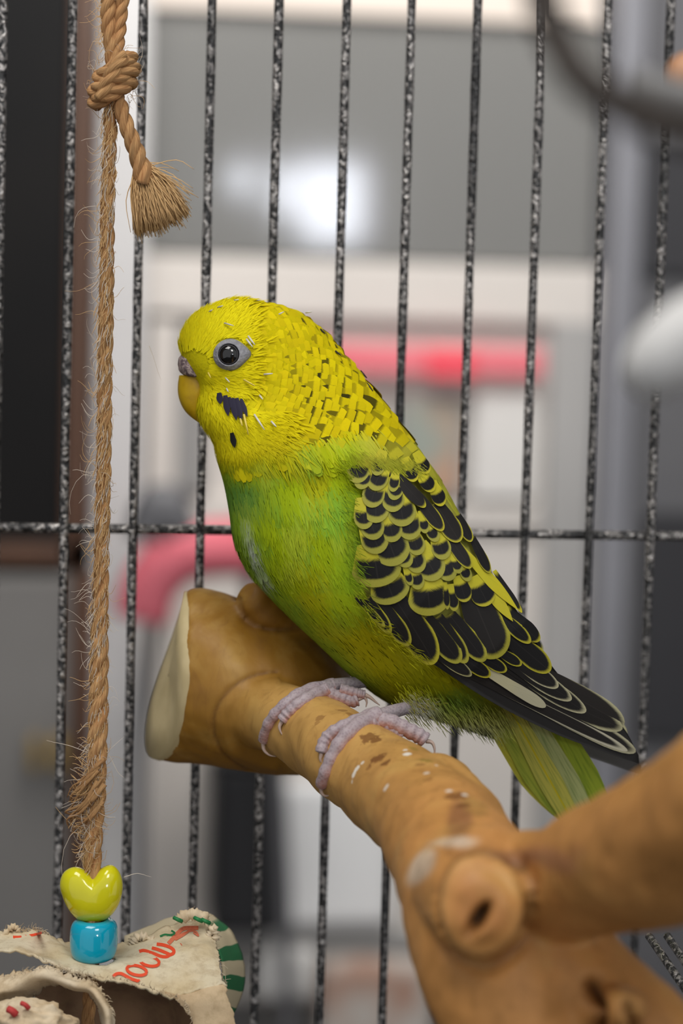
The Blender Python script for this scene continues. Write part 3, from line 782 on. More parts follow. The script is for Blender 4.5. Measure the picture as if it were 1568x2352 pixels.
# --- cere, beak, eye
M_beak = noisy('olive_horn_beak', srgb(196, 160, 12), srgb(170, 134, 8), 260, .38, Specular_IOR_Level=.4)
BK = [(411, 862, 482, 860, .611, .0034), (408, 885, 482, 888, .611, .0038), (409, 908, 478, 912, .611, .0036), (416, 930, 474, 934, .611, .0031), (427, 947, 470, 951, .611, .0024), (441, 960, 468, 964, .611, .0016), (455, 970, 466, 973, .611, .0008)]
def loft(ST_, nu, nv, sq=1.0):
    S_ = catmull(ST_, nu); V = []
    for s in S_:
        a = np.linspace(0, 2 * PI, nv, endpoint=False)
        ca = np.sign(np.cos(a)) * np.abs(np.cos(a)) ** sq; sa = np.sign(np.sin(a)) * np.abs(np.sin(a)) ** sq
        V.append(W((s[0] + s[2]) / 2 + (s[2] - s[0]) / 2 * ca, (s[1] + s[3]) / 2 + (s[3] - s[1]) / 2 * ca, s[4] - s[5] * sa))
    V = np.vstack(V); f = [tuple(reversed(q)) for q in grid_faces(nu, nv, wrap=True)]
    V = np.vstack([V, V[:nv].mean(0)[None], V[-nv:].mean(0)[None]])
    f += [(nu * nv, j, (j + 1) % nv) for j in range(nv)] + [(nu * nv + 1, (nu - 1) * nv + (j + 1) % nv, (nu - 1) * nv + j) for j in range(nv)]
    return V, f
v, f = loft(BK, 22, 24)
beak = adopt(mesh_obj('beak', v, f, M_beak), bird); beak['label'] = 'hooked olive-yellow beak'
M_cere = mat('crusty_cere', (.5, .4, .4), .7); N = NT(M_cere); ps = N.pos(); a1 = N.noise(ps, 700, 4, .65, .8); a2 = N.noise(ps, 330, 2)
N.color(N.mix(N.ramp(a1, .4, .62), srgb(104, 86, 92), srgb(196, 176, 168))); N.bump(a1, .8, .0006)
CR = [(424, 811, 432, 813, .6105, .0015), (411, 822, 452, 818, .6105, .0036), (408, 838, 464, 836, .6105, .0046), (412, 852, 470, 853, .6105, .0048), (424, 863, 470, 866, .6105, .0042), (440, 868, 466, 870, .6105, .002)]
v, f = loft(CR, 20, 26)
v = v + np.array([mnoise.noise(Vector(p) * 900) for p in v])[:, None] * (v - v.mean(0)) * .10
cere = adopt(mesh_obj('cere', v, f, M_cere), bird); cere['label'] = 'crusty brownish grey cere'
nb = bvh_of(cere); h = cast(nb, 441, 834)
M_black2 = mat('dark_opening', (.012, .009, .008), .6)
def disc_on(h, n, rx, ry, m, name, parent, thick=.0004, rot=0, seg=20, dome=.3):
    n = np.array(n); z = n / np.linalg.norm(n); t = np.cross([0, 0, 1.], z); t /= np.linalg.norm(t); b = np.cross(z, t)
    V = []; 
    for k, rr in enumerate((1.0, .95, .6, .02)):
        for j in range(seg):
            a = 2 * PI * j / seg; x, y = rx * rr * math.cos(a), ry * rr * math.sin(a)
            c_, s_ = math.cos(rot), math.sin(rot)
            V.append(np.array(h) + t * (x * c_ - y * s_) + b * (x * s_ + y * c_) + z * (thick * (0 if k == 0 else (1 - dome * rr * rr))))
    return mesh_obj(name, V, grid_faces(4, seg, wrap=True), m, parent)
disc_on(np.array(h[0]), h[1], .0006, .0004, M_black2, 'nostril', cere, .00012)

h = cast(body_bvh, *EYE); ep, en = np.array(h[0]), np.array(h[1])
tocam = _T - ep; tocam /= np.linalg.norm(tocam)
en = en * .55 + tocam * .45; en /= np.linalg.norm(en)
et = np.cross([0, 0, 1.], en); et /= np.linalg.norm(et); eb = np.cross(en, et)
if np.dot(et, W(600, 815, .6) - W(500, 815, .6)) < 0: et = -et
ep = ep + en * .0012
M_eyering = mat('grey_eye_skin', (.3, .3, .33), .65); N = NT(M_eyering); vn = N.n('ShaderNodeTexVoronoi', Scale=1500); N.l(N.pos(), vn.inputs['Vector'])
N.color(N.mix(N.ramp(N.noise(N.pos(), 500, 3), .35, .65), srgb(160, 160, 164), srgb(132, 132, 138))); N.bump(vn.outputs['Distance'], .5, .0003)
PXM = .0001145
def ring_mesh(prof, seg=44, shape=None):
    V = []
    for r_, hh in prof:
        for j in range(seg):
            a = 2 * PI * j / seg; sx_, sy_ = (shape(a) if shape else (1, 1)) if r_ > 28 else (1, 1)
            V.append(ep + et * (math.cos(a) * r_ * sx_ * PXM) + eb * (math.sin(a) * r_ * sy_ * PXM) + en * hh * PXM)
    return V, grid_faces(len(prof), seg, wrap=True)
shp = lambda a: (1.0 + .28 * max(0, math.cos(a - .12)) ** 8, .93)
v, f = ring_mesh([(40, -16), (37.5, -3), (34, 3), (30, 6), (27, 9), (25, 9.5), (24, 4), (23, 0)], 44, shp)
adopt(mesh_obj('eye_ring', v, f, M_eyering), bird)['label'] = 'grey bare skin ring around the eye'
M_eye = mat('black_eye', (.004, .004, .004), .03, Specular_IOR_Level=.6, Coat_Weight=.6)
v, f = ring_mesh([(25, -2), (24, 3), (21.5, 8), (16.5, 12.5), (10, 15.5), (3.8, 16.6), (.1, 16.8)], 36)
eye = adopt(mesh_obj('eye', v, f, M_eye), bird)
v, f = ring_mesh([(22.6, 7.2), (22.0, 8.4), (20.8, 9.7), (20.0, 10.3)], 36)
mesh_obj('iris_ring', v, f, mat('iris_grey', srgb(64, 62, 64), .2), eye)

# --- cheek patch, throat spot, pin feathers
M_spot = mat('violet_black_spot', srgb(38, 34, 58), .6); M_blackspot = mat('black_spot', (.008, .008, .008), .6)
def px_feather(base, tip, w_, surf, nu=9, nv=5, off=0., bend=0., tipshape='round', lift=0.):
    """verts of a feather drawn from pixel BASE to TIP, laid on the depth function SURF(px,py)"""
    b, t = np.array(base, float), np.array(tip, float); ax = t - b; L = np.hypot(*ax); ax /= L; pr_ = np.array([-ax[1], ax[0]])
    V, UV = [], []
    for i in range(nu):
        h_ = nu // 2; u = .6 * i / h_ if i < h_ else .6 + .4 * math.sin(PI / 2 * (i - h_) / (nu - 1 - h_))
        if tipshape == 'round': pr = (.62 + .63 * min(u, .6)) * (1 if u <= .6 else math.sqrt(max(0, 1 - ((u - .6) / .4) ** 2)))
        elif tipshape == 'point': pr = (.55 + .8 * min(u, .5)) * (1 if u <= .5 else max(0, 1 - ((u - .5) / .5) ** 1.7))
        else: pr = (.7 + .5 * min(u, .6)) * (1 if u <= .75 else math.sqrt(max(0, 1 - ((u - .75) / .25) ** 2)))
        for j in range(nv):
            s = -1 + 2 * j / (nv - 1); q = b + ax * L * u + pr_ * (s * pr * w_ / 2 + bend * L * u * u)
            dz = surf(q[0], q[1]) - off - lift * u + .0004 * (w_ / 100) * (s * pr) ** 2
            V.append(W(q[0], q[1], dz)); UV.append((u, s * pr))
    return np.array(V), np.array(UV), grid_faces(nu, nv)
def body_surf(x, y):
    h = cast(body_bvh, x, y)[0]
    return float(PX(np.array(h)[None])[2][0]) if h is not None else .612
for (b, t, w_) in (((503, 902), (506, 928), 17), ((517, 908), (524, 956), 17), ((533, 914), (543, 966), 17), ((543, 914), (555, 968), 16), ((553, 916), (568, 958), 12), ((526, 912), (531, 938), 12)):
    v, u, f = px_feather(b, t, w_, body_surf, 8, 5, .0013, 0, 'point')
    adopt(mesh_obj('cheek_patch_feather', v, f, M_spot, None, True, u), bird)
v, u, f = px_feather((532, 994), (539, 1029), 15, body_surf, 10, 7, .0014, 0, 'point')
adopt(mesh_obj('throat_spot', v, f, M_blackspot, None, True, u), bird)['label'] = 'black oval throat spot'
M_quill = mat('white_quill_sheath', srgb(216, 214, 205), .4); M_quilly = mat('yellow_quill_sheath', srgb(226, 205, 96), .45)
for (a, b, r_, yl) in (((584, 952), (607, 987), 4, 0), ((623, 968), (634, 980), 4, 0), ((560, 952), (570, 998), 4, 1), ((552, 962), (556, 978), 4, 1), ((570, 772), (585, 792), 4, 0), ((566, 779), (580, 797), 4, 0), ((606, 860), (626, 858), 3.5, 0),
    ((560, 872), (585, 886), 3.5, 1), ((518, 868), (527, 878), 3, 0), ((520, 892), (524, 900), 3, 0), ((596, 908), (603, 917), 3.5, 0), ((478, 856), (484, 868), 3, 1), ((515, 742), (536, 748), 3, 0), ((500, 706), (512, 702), 3, 0), ((480, 716), (488, 711), 3, 0), ((640, 722), (652, 716), 3, 0), ((538, 690), (548, 688), 3, 0), ((702, 718), (716, 716), 3, 0), ((828, 852), (842, 868), 4, 2), ((842, 880), (856, 898), 4, 2), ((770, 806), (782, 816), 3.5, 2), ((736, 756), (746, 766), 3.5, 2), ((572, 686), (584, 686), 3, 2), ((548, 684), (556, 683), 3, 2)):
    P = [W(a[0] + (b[0] - a[0]) * t, a[1] + (b[1] - a[1]) * t, body_surf(a[0] + (b[0] - a[0]) * t, a[1] + (b[1] - a[1]) * t) - .0012 - .0012 * t) for t in (0, .5, 1)]
    v, f, u = tube(P, [r_ * PXM * .6, r_ * PXM * .6, r_ * PXM * .3], 7)
    adopt(mesh_obj('pin_feather', v, f, (M_quill, M_quilly, M_blackspot)[yl]), bird)

# --- wings
A_ = np.array([830., 1050.]); AX = np.array([.667, .745]); AN = np.array([.745, -.667]); AL = 967.
def wing_depth(x, y):
    rx, ry = x - A_[0], y - A_[1]; s = (rx * AX[0] + ry * AX[1]) / AL; t = rx * AN[0] + ry * AN[1]
    d0 = np.interp(s, [-.1, 0, .15, .35, .55, .75, 1.0, 1.1], [.5955, .5915, .5875, .5865, .5905, .6005, .6130, .617])
    Rr = np.interp(s, [0, .4, .7, 1.0], [235, 250, 320, 520])
    q = np.clip(np.abs(t + 105) / Rr, 0, .985)
    sag = Rr * (1 - np.sqrt(1 - q * q)) * PXM * np.where(t + 105 < 0, .75, .88)
    return d0 + sag
def wing_far(x, y):
    return 2 * np.interp(x, [800, 1200, 1480], [.6125, .6175, .6215]) - wing_depth(x, y)
LFT = [(800, 1062), (806, 1120), (816, 1200), (822, 1290), (834, 1350), (872, 1425), (932, 1484), (990, 1522), (1035, 1552), (1105, 1598), (1180, 1640), (1290, 1692), (1390, 1728), (1468, 1756)]
RGT = [(880, 1052), (930, 1090), (1000, 1120), (1040, 1170), (1078, 1235), (1112, 1300), (1165, 1370), (1205, 1432), (1240, 1490), (1275, 1540), (1320, 1590), (1390, 1636), (1432, 1672), (1466, 1735)]
def wing_base(far=False, dx=0, dy=0):
    Lp, Rp = catmull(LFT, 46), catmull(RGT, 46); V, UV, nq = [], [], 16
    for i in range(46):
        for j in range(nq):
            q = Lp[i] * (1 - j / (nq - 1)) + Rp[i] * (j / (nq - 1))
            d = (wing_far if far else wing_depth)(q[0], q[1]); g = .0016 * (-1 if far else 1)
            V.append(W(q[0] + dx, q[1] + dy, d + g)); UV.append((i / 45, j / (nq - 1)))
    n0 = len(V)
    for k in range(n0): # inner skin
        x, y, d = PX(V[k][None]); V.append(W(x[0], y[0], d[0] + (.0012 if not far else -.0012)))
    f = grid_faces(46, nq); f = f + [tuple(reversed([i + n0 for i in q])) for q in f]
    edge = [j for j in range(nq)] + [i * nq + nq - 1 for i in range(1, 46)] + [45 * nq + j for j in range(nq - 2, -1, -1)] + [i * nq for i in range(44, 0, -1)]
    f += [(edge[k], edge[(k + 1) % len(edge)], edge[(k + 1) % len(edge)] + n0, edge[k] + n0) for k in range(len(edge))]
    UV = np.array(UV + UV)
    w_ = smooth(.42, .56, UV[:, 0])[:, None]
    col = lin((168, 166, 60))[None] * (1 - w_) + lin((30, 28, 27))[None] * w_
    return V, f, UV, col
M_wb = mat('wing_coverts_base', (.3, .3, .1), .7); N = NT(M_wb); vc = N.n('ShaderNodeVertexColor'); vc.layer_name = 'Col'; N.color(vc.outputs[0])

def z1(x, y): return (780 + x / 3.92, 1040 + y / 3.92)
def z2(x, y): return (820 + x / 3.92, 1340 + y / 3.92)
def z3(x, y): return (1100 + x / 3.92, 1380 + y / 3.92)
WF = []   # base, tip, width px, margin, black_from, tint, pale, brown, shape, bend
def scallop(cx, cy, w_, ax, L=None, tint=.2, ub=.48, mg=.40):
    ax = np.array(ax) / np.hypot(*ax); c = np.array(z1(cx, cy)); w_ = w_ / 3.92 * 1.36
    L = L or (w_ * .90 + 30)
    WF.append((c - ax * L * .60, c + ax * L * .42, w_, mg, ub, tint, 0, 0, 'round', 0))
for q in ((170, 150, 150, (-.35, .94)), (210, 220, 120, (-.3, .95)), (350, 110, 95, (-.3, .95)), (345, 225, 140, (-.4, .92)), (305, 370, 150, (-.3, .95)), (490, 265, 76, (-.2, 1)), (505, 325, 105, (-.3, .95)),
          (480, 405, 155, (-.1, 1)), (325, 490, 180, (0, 1)), (215, 570, 135, (.1, 1)), (555, 515, 195, (.15, 1)), (290, 655, 160, (.3, .95)), (460, 680, 150, (.25, .97)), (625, 650, 165, (.15, 1)), (757, 640, 72, (.2, 1)),
          (310, 770, 185, (.4, .92)), (460, 845, 250, (.35, .93)), (680, 812, 125, (.35, .93)), (832, 718, 84, (.5, .85)), (910, 848, 132, (.3, .95)), (570, 930, 120, (.5, .86)), (680, 968, 135, (.4, .9)), (812, 1010, 195, (.5, .86)),
          (958, 1040, 135, (.4, .9)), (620, 1120, 55, (.3, .95)), (692, 1132, 100, (.2, .97)), (1052, 1000, 80, (.3, .95)), (1130, 1075, 76, (.4, .9))):
    scallop(*q)
scallop(330, 1045, 330, (.15, 1), 100, .25, .38, .42)
scallop(450, 1225, 270, (.35, .93), 84, .2, .44, .42)
scallop(800, 1310, 275, (.1, 1), 96, .3, .40, .42)
scallop(960, 1310, 44, (.1, 1), 62, .3, .3, .3); scallop(1020, 1325, 74, (.15, 1), 62, .3, .35, .3); scallop(1108, 1245, 112, (.3, .95), 62, .5, .35, .25); scallop(1285, 1265, 165, (.45, .89), 74, .6, .35, .25)
def lng(b, t, w_, z, mg=.12, ub=-.2, tint=.4, pale=0, brown=.4, shape='round', bend=0):
    WF.append((np.array(z(*b)), np.array(z(*t)), w_ / 3.92, mg, ub, tint, pale, brown, shape, bend))
# scapulars along the back
lng((455, 150), (770, 490), 120, z1, .10, .05, .7, 0, .5); lng((680, 360), (930, 700), 135, z1, .10, .0, .7, 0, .5); lng((860, 450), (1080, 800), 190, z1, .10, .0, .6, 0, .6)
lng((930, 680), (1180, 1040), 130, z1, .10, .0, .6, 0, .5); lng((1060, 560), (1185, 800), 100, z1, .12, .0, .6, 0, .3); lng((1190, 760), (1350, 1080), 95, z1, .08, .0, .6, 0, .2)
for q in ((750, 105, 84, (.5, .86)), (640, 170, 92, (.4, .9)), (785, 268, 95, (.6, .8)), (885, 388, 95, (.4, .9))): scallop(*q, None, .7, .5, .25)
# yellow tertial edge
lng((1110, 880), (1610, 1420), 112, z1, .9, 2, .85, 0, 0, 'point'); lng((1270, 1130), (1560, 1520), 118, z1, .9, 2, .75, 0, 0, 'point'); lng((1390, 1060), (1640, 1440), 60, z1, .2, .1, .8, 0, .2)
# greater coverts and secondaries (second crop)
lng((-10, 120), (250, 390), 70, z2, .25, 0, .3, 0, .2); lng((90, 130), (300, 450), 120, z2, .22, 0, .4, 0, .2)
lng((190, 150), (470, 560), 170, z2, .16, 0, .4, 0, .2); lng((330, 120), (715, 712), 290, z2, .13, 0, .55, 0, .2, 'round', .03)
lng((600, 300), (925, 712), 205, z2, .17, 0, .3, 0, .2); lng((720, 300), (985, 715), 170, z2, .18, 0, .3, 0, .2); lng((830, 280), (1150, 700), 190, z2, .17, 0, .3, 0, .2)
lng((1040, 120), (1270, 672), 390, z2, .17, 0, .35, 0, .5)
lng((1240, 240), (1560, 535), 130, z2, .16, 0, .6, 0, .1); lng((1330, 230), (1640, 520), 150, z2, .12, .1, .6, 0, .1)
lng((230, 290), (640, 635), 215, z3, .12, 0, .6, 0, .2)
lng((640, 570), (1030, 830), 120, z2, .08, 0, .3, .4, .2); lng((900, 640), (1200, 835), 130, z2, .12, 0, .7, 0, .1); lng((1090, 640), (1345, 790), 115, z2, .14, 0, .6, 0, .1); lng((1240, 590), (1480, 735), 100, z2, .14, 0, .6, 0, .1)
# flight feathers (third crop)
lng((250, 480), (712, 778), 150, z3, .10, -.2, .4, .7, .5); lng((200, 500), (832, 892), 165, z3, .09, -.2, .4, .7, .5); lng((180, 520), (962, 1000), 185, z3, .08, -.2, .4, .7, .55)
lng((0, 590), (600, 955), 105, z3, .95, 2, .15, .75, 0, 'tip')
lng((300, 560), (1320, 1090), 250, z3, .03, -.2, .2, .6, 1.0, 'tip', .03); lng((100, 620), (1300, 1130), 200, z3, .05, -.2, .2, .6, .8, 'tip', .02)
lng((-40, 640), (1420, 1340), 180, z3, .04, -.2, .2, .7, .9, 'tip', .015); lng((-100, 650), (1345, 1335), 105, z3, .13, -.2, .1, .9, .9, 'tip', .012)
def wing(name, far):
    V, f, UV, col = wing_base(far, 6 if far else 0, 26 if far else 0)
    w = adopt(mesh_obj(name, V, f, M_wb, None, True, UV, col), bird)
    for k, (b, t, w_, mg, ub, tint, pale, brown, shape, bend) in enumerate(WF):
        c = (b + t) / 2; s = ((c - A_) @ AX) / AL; L = np.hypot(*(t - b))
        big = L > 90
        n1, n2 = (18, 9) if big else (14, 9)
        off = .0022 - .0050 * s + k * .000006
        if L > 200: off -= .0002
        if not far:
            v, u, ff = px_feather(b, t, w_, wing_depth, n1, n2, off, bend, shape, .0005)
        else:
            if s < .5 and k % 2: continue
            v, u, ff = px_feather(b, t, w_, wing_far, n1, n2, -off, bend, shape, -.0007)
            x, y, d = PX(v); v = W(x + 6, y + 26, d)
        o = mesh_obj('feather', v, ff, M_wing, w, True, u)
        x, y, d = PX(v); sf = wing_far if far else wing_depth
        gx = W(x + 2, y, sf(x + 2, y)) - W(x - 2, y, sf(x - 2, y)); gy = W(x, y + 2, sf(x, y + 2)) - W(x, y - 2, sf(x, y - 2))
        nn = np.cross(gx, gy); nn /= np.linalg.norm(nn, axis=1)[:, None]
        if nn[0] @ (_T - v[0]) < 0: nn = -nn
        if far: nn = -nn
        fn = np.array(o.data.polygons[len(o.data.polygons) // 2].normal)
        if fn @ nn[len(nn) // 2] < 0: o.data.flip_normals()
        o.data.normals_split_custom_set_from_vertices(nn.tolist())
        o['margin'] = float(mg); o['side'] = .72 if 0 < ub < 1 else 1.0; o['black_from'] = float(ub); o['tint'] = float(tint); o['pale'] = float(pale); o['brown'] = float(brown)
    return w
wn = wing('wing', False); wn['label'] = 'near wing with black and yellow scalloped feathers'
wing('wing', True)['label'] = 'far wing, only its dark tip showing'
# how far wing and body surfaces stand apart (build check)
gap = [(round(x), round(y), round((body_surf(x, y) - wing_depth(x, y)) * 1000, 1)) for x, y in ((860, 1100), (850, 1200), (840, 1300), (880, 1400), (950, 1200), (960, 1400), (1050, 1300), (1050, 1450), (1150, 1500), (1000, 1500))]
print('wing gap mm', gap)

# soft green wisps that lap over the front edge of the wing
wisp = Plume(); P_, D_, N_, C_ = [], [], [], []
for k in range(420):
    t = rng.uniform(0, 1); q = catmull(LFT[:8], 60)[int(t * 59)]
    x, y = q[0] + rng.normal(-14, 12), q[1] + rng.normal(0, 8)
    d_ = min(body_surf(x, y), wing_depth(x, y)) - .0022
    a = math.radians(rng.normal(38, 14)); p = W(x, y, d_); d = W(x + math.cos(a) * 10, y + math.sin(a) * 10, d_ - .0002) - p
    P_.append(p); D_.append(d / np.linalg.norm(d)); N_.append(tocam); C_.append(zone(np.array([x - 25]), np.array([y]))[0] * rng.uniform(.35, .95))
for k in range(420):   # mantle plumes that hide the roots of the shoulder feathers
    t = rng.uniform(0, 1); x = 795 + 175 * t + rng.normal(0, 6); y = 1046 + 30 * t + rng.normal(0, 9)
    d_ = min(body_surf(x, y), wing_depth(x, y)) - .0026; a = math.radians(rng.normal(52, 12)); p = W(x, y, d_); d = W(x + math.cos(a) * 10, y + math.sin(a) * 10, min(body_surf(x + 6, y + 8), wing_depth(x + 6, y + 8)) - .0026) - p
    P_.append(p); D_.append(d / np.linalg.norm(d)); N_.append(tocam); C_.append(zone(np.array([x]), np.array([y - 12]))[0] * rng.uniform(.7, 1.0))
P_, D_, N_, C_ = map(np.array, (P_, D_, N_, C_))
wisp.add(P_, D_, N_, rng.uniform(.0012, .0036, len(P_)), rng.uniform(.00007, .00018, len(P_)), C_, 4, 2, .02, 0, 'thin', R=.02, nvar=.03)
wisp.build('flank_wisps', M_plume, bird)['kind'] = 'stuff'

# --- tail
M_tail = mat('tail_feather', (.3, .4, .1), .55, Specular_IOR_Level=.2); N = NT(M_tail)
vc = N.n('ShaderNodeVertexColor'); vc.layer_name = 'Col'; uv = N.n('ShaderNodeUVMap'); sx = N.n('ShaderNodeSeparateXYZ'); N.l(uv.outputs[0], sx.inputs[0])
cbn = N.n('ShaderNodeCombineXYZ'); N.l(N.math('MULTIPLY', sx.outputs[0], 2.2), cbn.inputs[0]); N.l(N.math('MULTIPLY', sx.outputs[1], 3.5), cbn.inputs[1])
tn = N.noise(cbn.outputs[0], 2.2, 3)
sh = N.ramp(N.math('ABSOLUTE', sx.outputs[1]), .10, .03)
N.color(N.mix(N.math('MULTIPLY', sh, oa('shaft') if False else N.n('ShaderNodeAttribute', attribute_name='shaft', attribute_type='OBJECT').outputs['Fac']), N.mix(N.math('MULTIPLY', N.ramp(tn, .45, .7), .5), vc.outputs[0], srgb(84, 128, 44)), srgb(226, 208, 40)))
tail = bpy.data.objects.new('tail', None); C.objects.link(tail); adopt(tail, bird)
def tail_depth(x, y): return float(np.interp(y, [1580, 1700, 1900, 2050], [.606, .6155, .634, .645]))
for k, (b, t, w_, c1, shf, off, shape) in enumerate((
    ((1195, 1570), (1410, 1990), 104, (176, 200, 70), .0, .0004, 'point'), ((1215, 1580), (1432, 1985), 104, (182, 200, 66), .2, .0008, 'point'),
    ((1110, 1600), (1350, 1930), 104, (220, 212, 76), .0, .0012, 'point'), ((1130, 1600), (1330, 1925), 84, (190, 198, 76), .0, .0016, 'point'),
    ((1150, 1590), (1372, 1990), 58, (222, 214, 100), 1., .0022, 'point'), ((1185, 1590), (1405, 1985), 66, (206, 212, 140), .0, .0014, 'point'))):
    v, u, f = px_feather(b, t, w_, tail_depth, 16, 5, off, 0., shape)
    o = adopt(mesh_obj('tail_feather', v, f, M_tail, None, True, u, np.broadcast_to(lin(c1), (len(v), 3))), tail); o['shaft'] = float(shf)
    o.matrix_parent_inverse = Matrix.Identity(4)
tail.matrix_parent_inverse = Matrix.Translation(-bird.location)
# fluffy undertail coverts and vent down
uc = Plume(); P_, D_, N_, C_ = [], [], [], []
for k in range(1500):
    t = rng.uniform(0, 1); x = 925 + t * 235 + rng.normal(0, 14); y = 1604 + t * 58 + rng.normal(0, 18)
    d_ = float(np.interp(x, [930, 1180], [.600, .607])) + rng.normal(0, .0015)
    a = math.radians(rng.normal(52 + 6 * t, 8)); p = W(x, y, d_); d = W(x + math.cos(a) * 10, y + math.sin(a) * 10, d_ + .0006) - p
    P_.append(p); D_.append(d / np.linalg.norm(d)); N_.append(tocam); C_.append(zone(np.array([x]), np.array([y]))[0] * rng.uniform(.75, 1.05))
P_, D_, N_, C_ = map(np.array, (P_, D_, N_, C_))
uc.add(P_, D_, N_, rng.uniform(.0015, .0034, len(P_)), rng.uniform(.00012, .00026, len(P_)), C_, 4, 3, .02, .2, 'thin', R=.05, nvar=.04)
P_, D_, N_, C_ = [], [], [], []
for k in range(100):
    x = 962 + rng.normal(0, 20); y = 1618 + rng.normal(0, 14); a = math.radians(rng.normal(35, 30)); p = W(x, y, .5925 + rng.normal(0, .0012)); d = W(x + math.cos(a) * 10, y + math.sin(a) * 10, .5935) - p
    P_.append(p); D_.append(d / np.linalg.norm(d)); N_.append(tocam); C_.append(lin((168, 164, 150)) * rng.uniform(.6, 1.0) if rng.uniform() < .5 else lin((128, 122, 44)))
P_, D_, N_, C_ = map(np.array, (P_, D_, N_, C_))
uc.add(P_, D_, N_, rng.uniform(.001, .0022, len(P_)), rng.uniform(.00008, .00016, len(P_)), C_, 4, 3, .02, .2, 'thin', R=.05, nvar=.04)
uc.build('undertail_down', M_plume, bird)['kind'] = 'stuff'

# --- legs and toes, laid on the perch
M_skin = mat('scaly_grey_pink_skin', (.5, .4, .4), .55, Subsurface_Weight=.15, Subsurface_Radius=(.002, .001, .0008)); N = NT(M_skin)
ps = N.pos(); vo = N.n('ShaderNodeTexVoronoi', Scale=1300); N.l(ps, vo.inputs['Vector'])
sk = N.n('ShaderNodeVertexColor'); sk.layer_name = 'Col'
N.color(N.mix(N.math('MULTIPLY', N.ramp(vo.outputs['Distance'], .2, .6), .22), sk.outputs[0], srgb(214, 204, 204))); N.bump(vo.outputs['Distance'], .35, .0003)
M_claw = mat('horn_claw', srgb(196, 172, 158), .35)
def on_perch(x, y, r_, fallback):
    h = cast(perch_bvh, x, y)
    if h[0] is not None and h[0].length and abs(PX(np.array(h[0])[None])[2][0] - fallback) < .016:
        p, n = np.array(h[0]), np.array(h[1]); return PX((p + n * r_ * .8)[None])[2][0]
    return None
def toe(pts, r0, r1, fb, hub=None):
    P = catmull([(x, y) for x, y in pts], 22); ds = []
    rr = np.linspace(r0 * 1.06, r1 * 1.16, 22) * PXM
    for (x, y), r_ in zip(P, rr): ds.append(on_perch(x, y, r_, fb))
    known = [i for i, d in enumerate(ds) if d is not None]
    dv = np.interp(range(22), known, [ds[i] for i in known]) if known else np.full(22, fb)
    dv = np.convolve(np.pad(dv, 2, mode='edge'), np.ones(5) / 5, 'valid')
    path = W(P[:, 0], P[:, 1], dv)
    path = catmull(path, 48); rr = np.interp(np.linspace(0, 1, 48), np.linspace(0, 1, 22), rr)
    rr = rr * (1 + .075 * np.sin(np.linspace(0, 1, 48) * 2 * PI * 7) + .015 * rng.normal(0, 1, 48)); rr[-1] *= .6; rr[-4:-1] *= 1.1
    v, f, u = tube(path, rr, 14); v = np.array(v)
    # underside pads are pinker
    x, y, d = PX(v); cx, cy, cd = PX(np.repeat(np.vstack([path]), 14, axis=0)); cx = np.concatenate([cx, cx[:1], cx[-1:]]); cy = np.concatenate([cy, cy[:1], cy[-1:]])
    under = smooth(-.2, .9, ((y - cy) + .2 * (x - cx)) / (r0 + 1e-6))
    col = lin((154, 138, 144))[None] * (1 - under[:, None]) + lin((200, 138, 122))[None] * under[:, None]
    return v, f, u, col, path
def claw(p0, pts, d0, parent, r_=5.5):
    P = catmull([p0] + list(pts), 12); path = W(P[:, 0], P[:, 1], np.full(12, d0))
    v, f, u = tube(path, np.linspace(r_, 1.0, 12) * PXM, 8)
    return mesh_obj('claw', v, f, M_claw, parent)
def leg(name, label, tarsus, toes, fb, td):
    allp, cols, claws = [], [], []
    P = catmull(tarsus, 18); dv = np.linspace(td[0], td[1], 18); path = W(P[:, 0], P[:, 1], dv)
    v, f, u = tube(path, np.linspace(13, 18, 18) * PXM, 14); allp.append((v, f, u)); cols.append(np.broadcast_to(lin((150, 138, 144)), (len(v), 3)))
    for pts, r0, r1, cl in toes:
        v, f, u, c, path = toe(pts, r0, r1, fb); allp.append((v, f, u)); cols.append(c); claws.append((pts[-1], cl, PX(path[-1][None])[2][0]))
    v, f, u = join(allp)
    o = adopt(mesh_obj(name, v, f, M_skin, None, True, None, np.vstack(cols)), bird); o['label'] = label
    for p0, cl, d0 in claws:
        if cl: claw(p0, cl, d0 - .0002, o)
leg('leg', 'near scaly grey-pink foot gripping the branch', [(968, 1622), (935, 1626), (890, 1638), (850, 1654)],
    [([(872, 1640), (820, 1668), (786, 1700), (762, 1742), (745, 1782), (738, 1806)], 19, 12, [(738, 1820), (746, 1828), (760, 1826)]),
     ([(858, 1640), (800, 1664), (762, 1684), (744, 1706), (738, 1730)], 15, 12, [(736, 1745), (742, 1755)]),
     ([(850, 1656), (890, 1656), (930, 1674), (962, 1690), (978, 1702)], 17, 15, [(992, 1706), (998, 1722), (995, 1740)]),
     ([(850, 1660), (876, 1664), (905, 1680), (925, 1690)], 13, 11, None)], .592, (.6045, .590))
leg('leg', 'far scaly grey-pink foot gripping the branch', [(880, 1560), (820, 1568), (770, 1574), (740, 1582)],
    [([(770, 1574), (700, 1590), (648, 1626), (618, 1662), (604, 1704)], 17, 11, [(606, 1722), (618, 1734), (634, 1738)]),
     ([(756, 1580), (700, 1608), (664, 1636), (648, 1656)], 15, 12, [(642, 1668), (644, 1680), (650, 1690)]),
     ([(742, 1588), (776, 1600), (806, 1610), (822, 1606)], 15, 13, [(836, 1602), (842, 1612), (840, 1624)]),
     ([(780, 1582), (820, 1592), (838, 1596)], 12, 9, [(850, 1602), (862, 1612), (872, 1620)])], .606, (.615, .606))

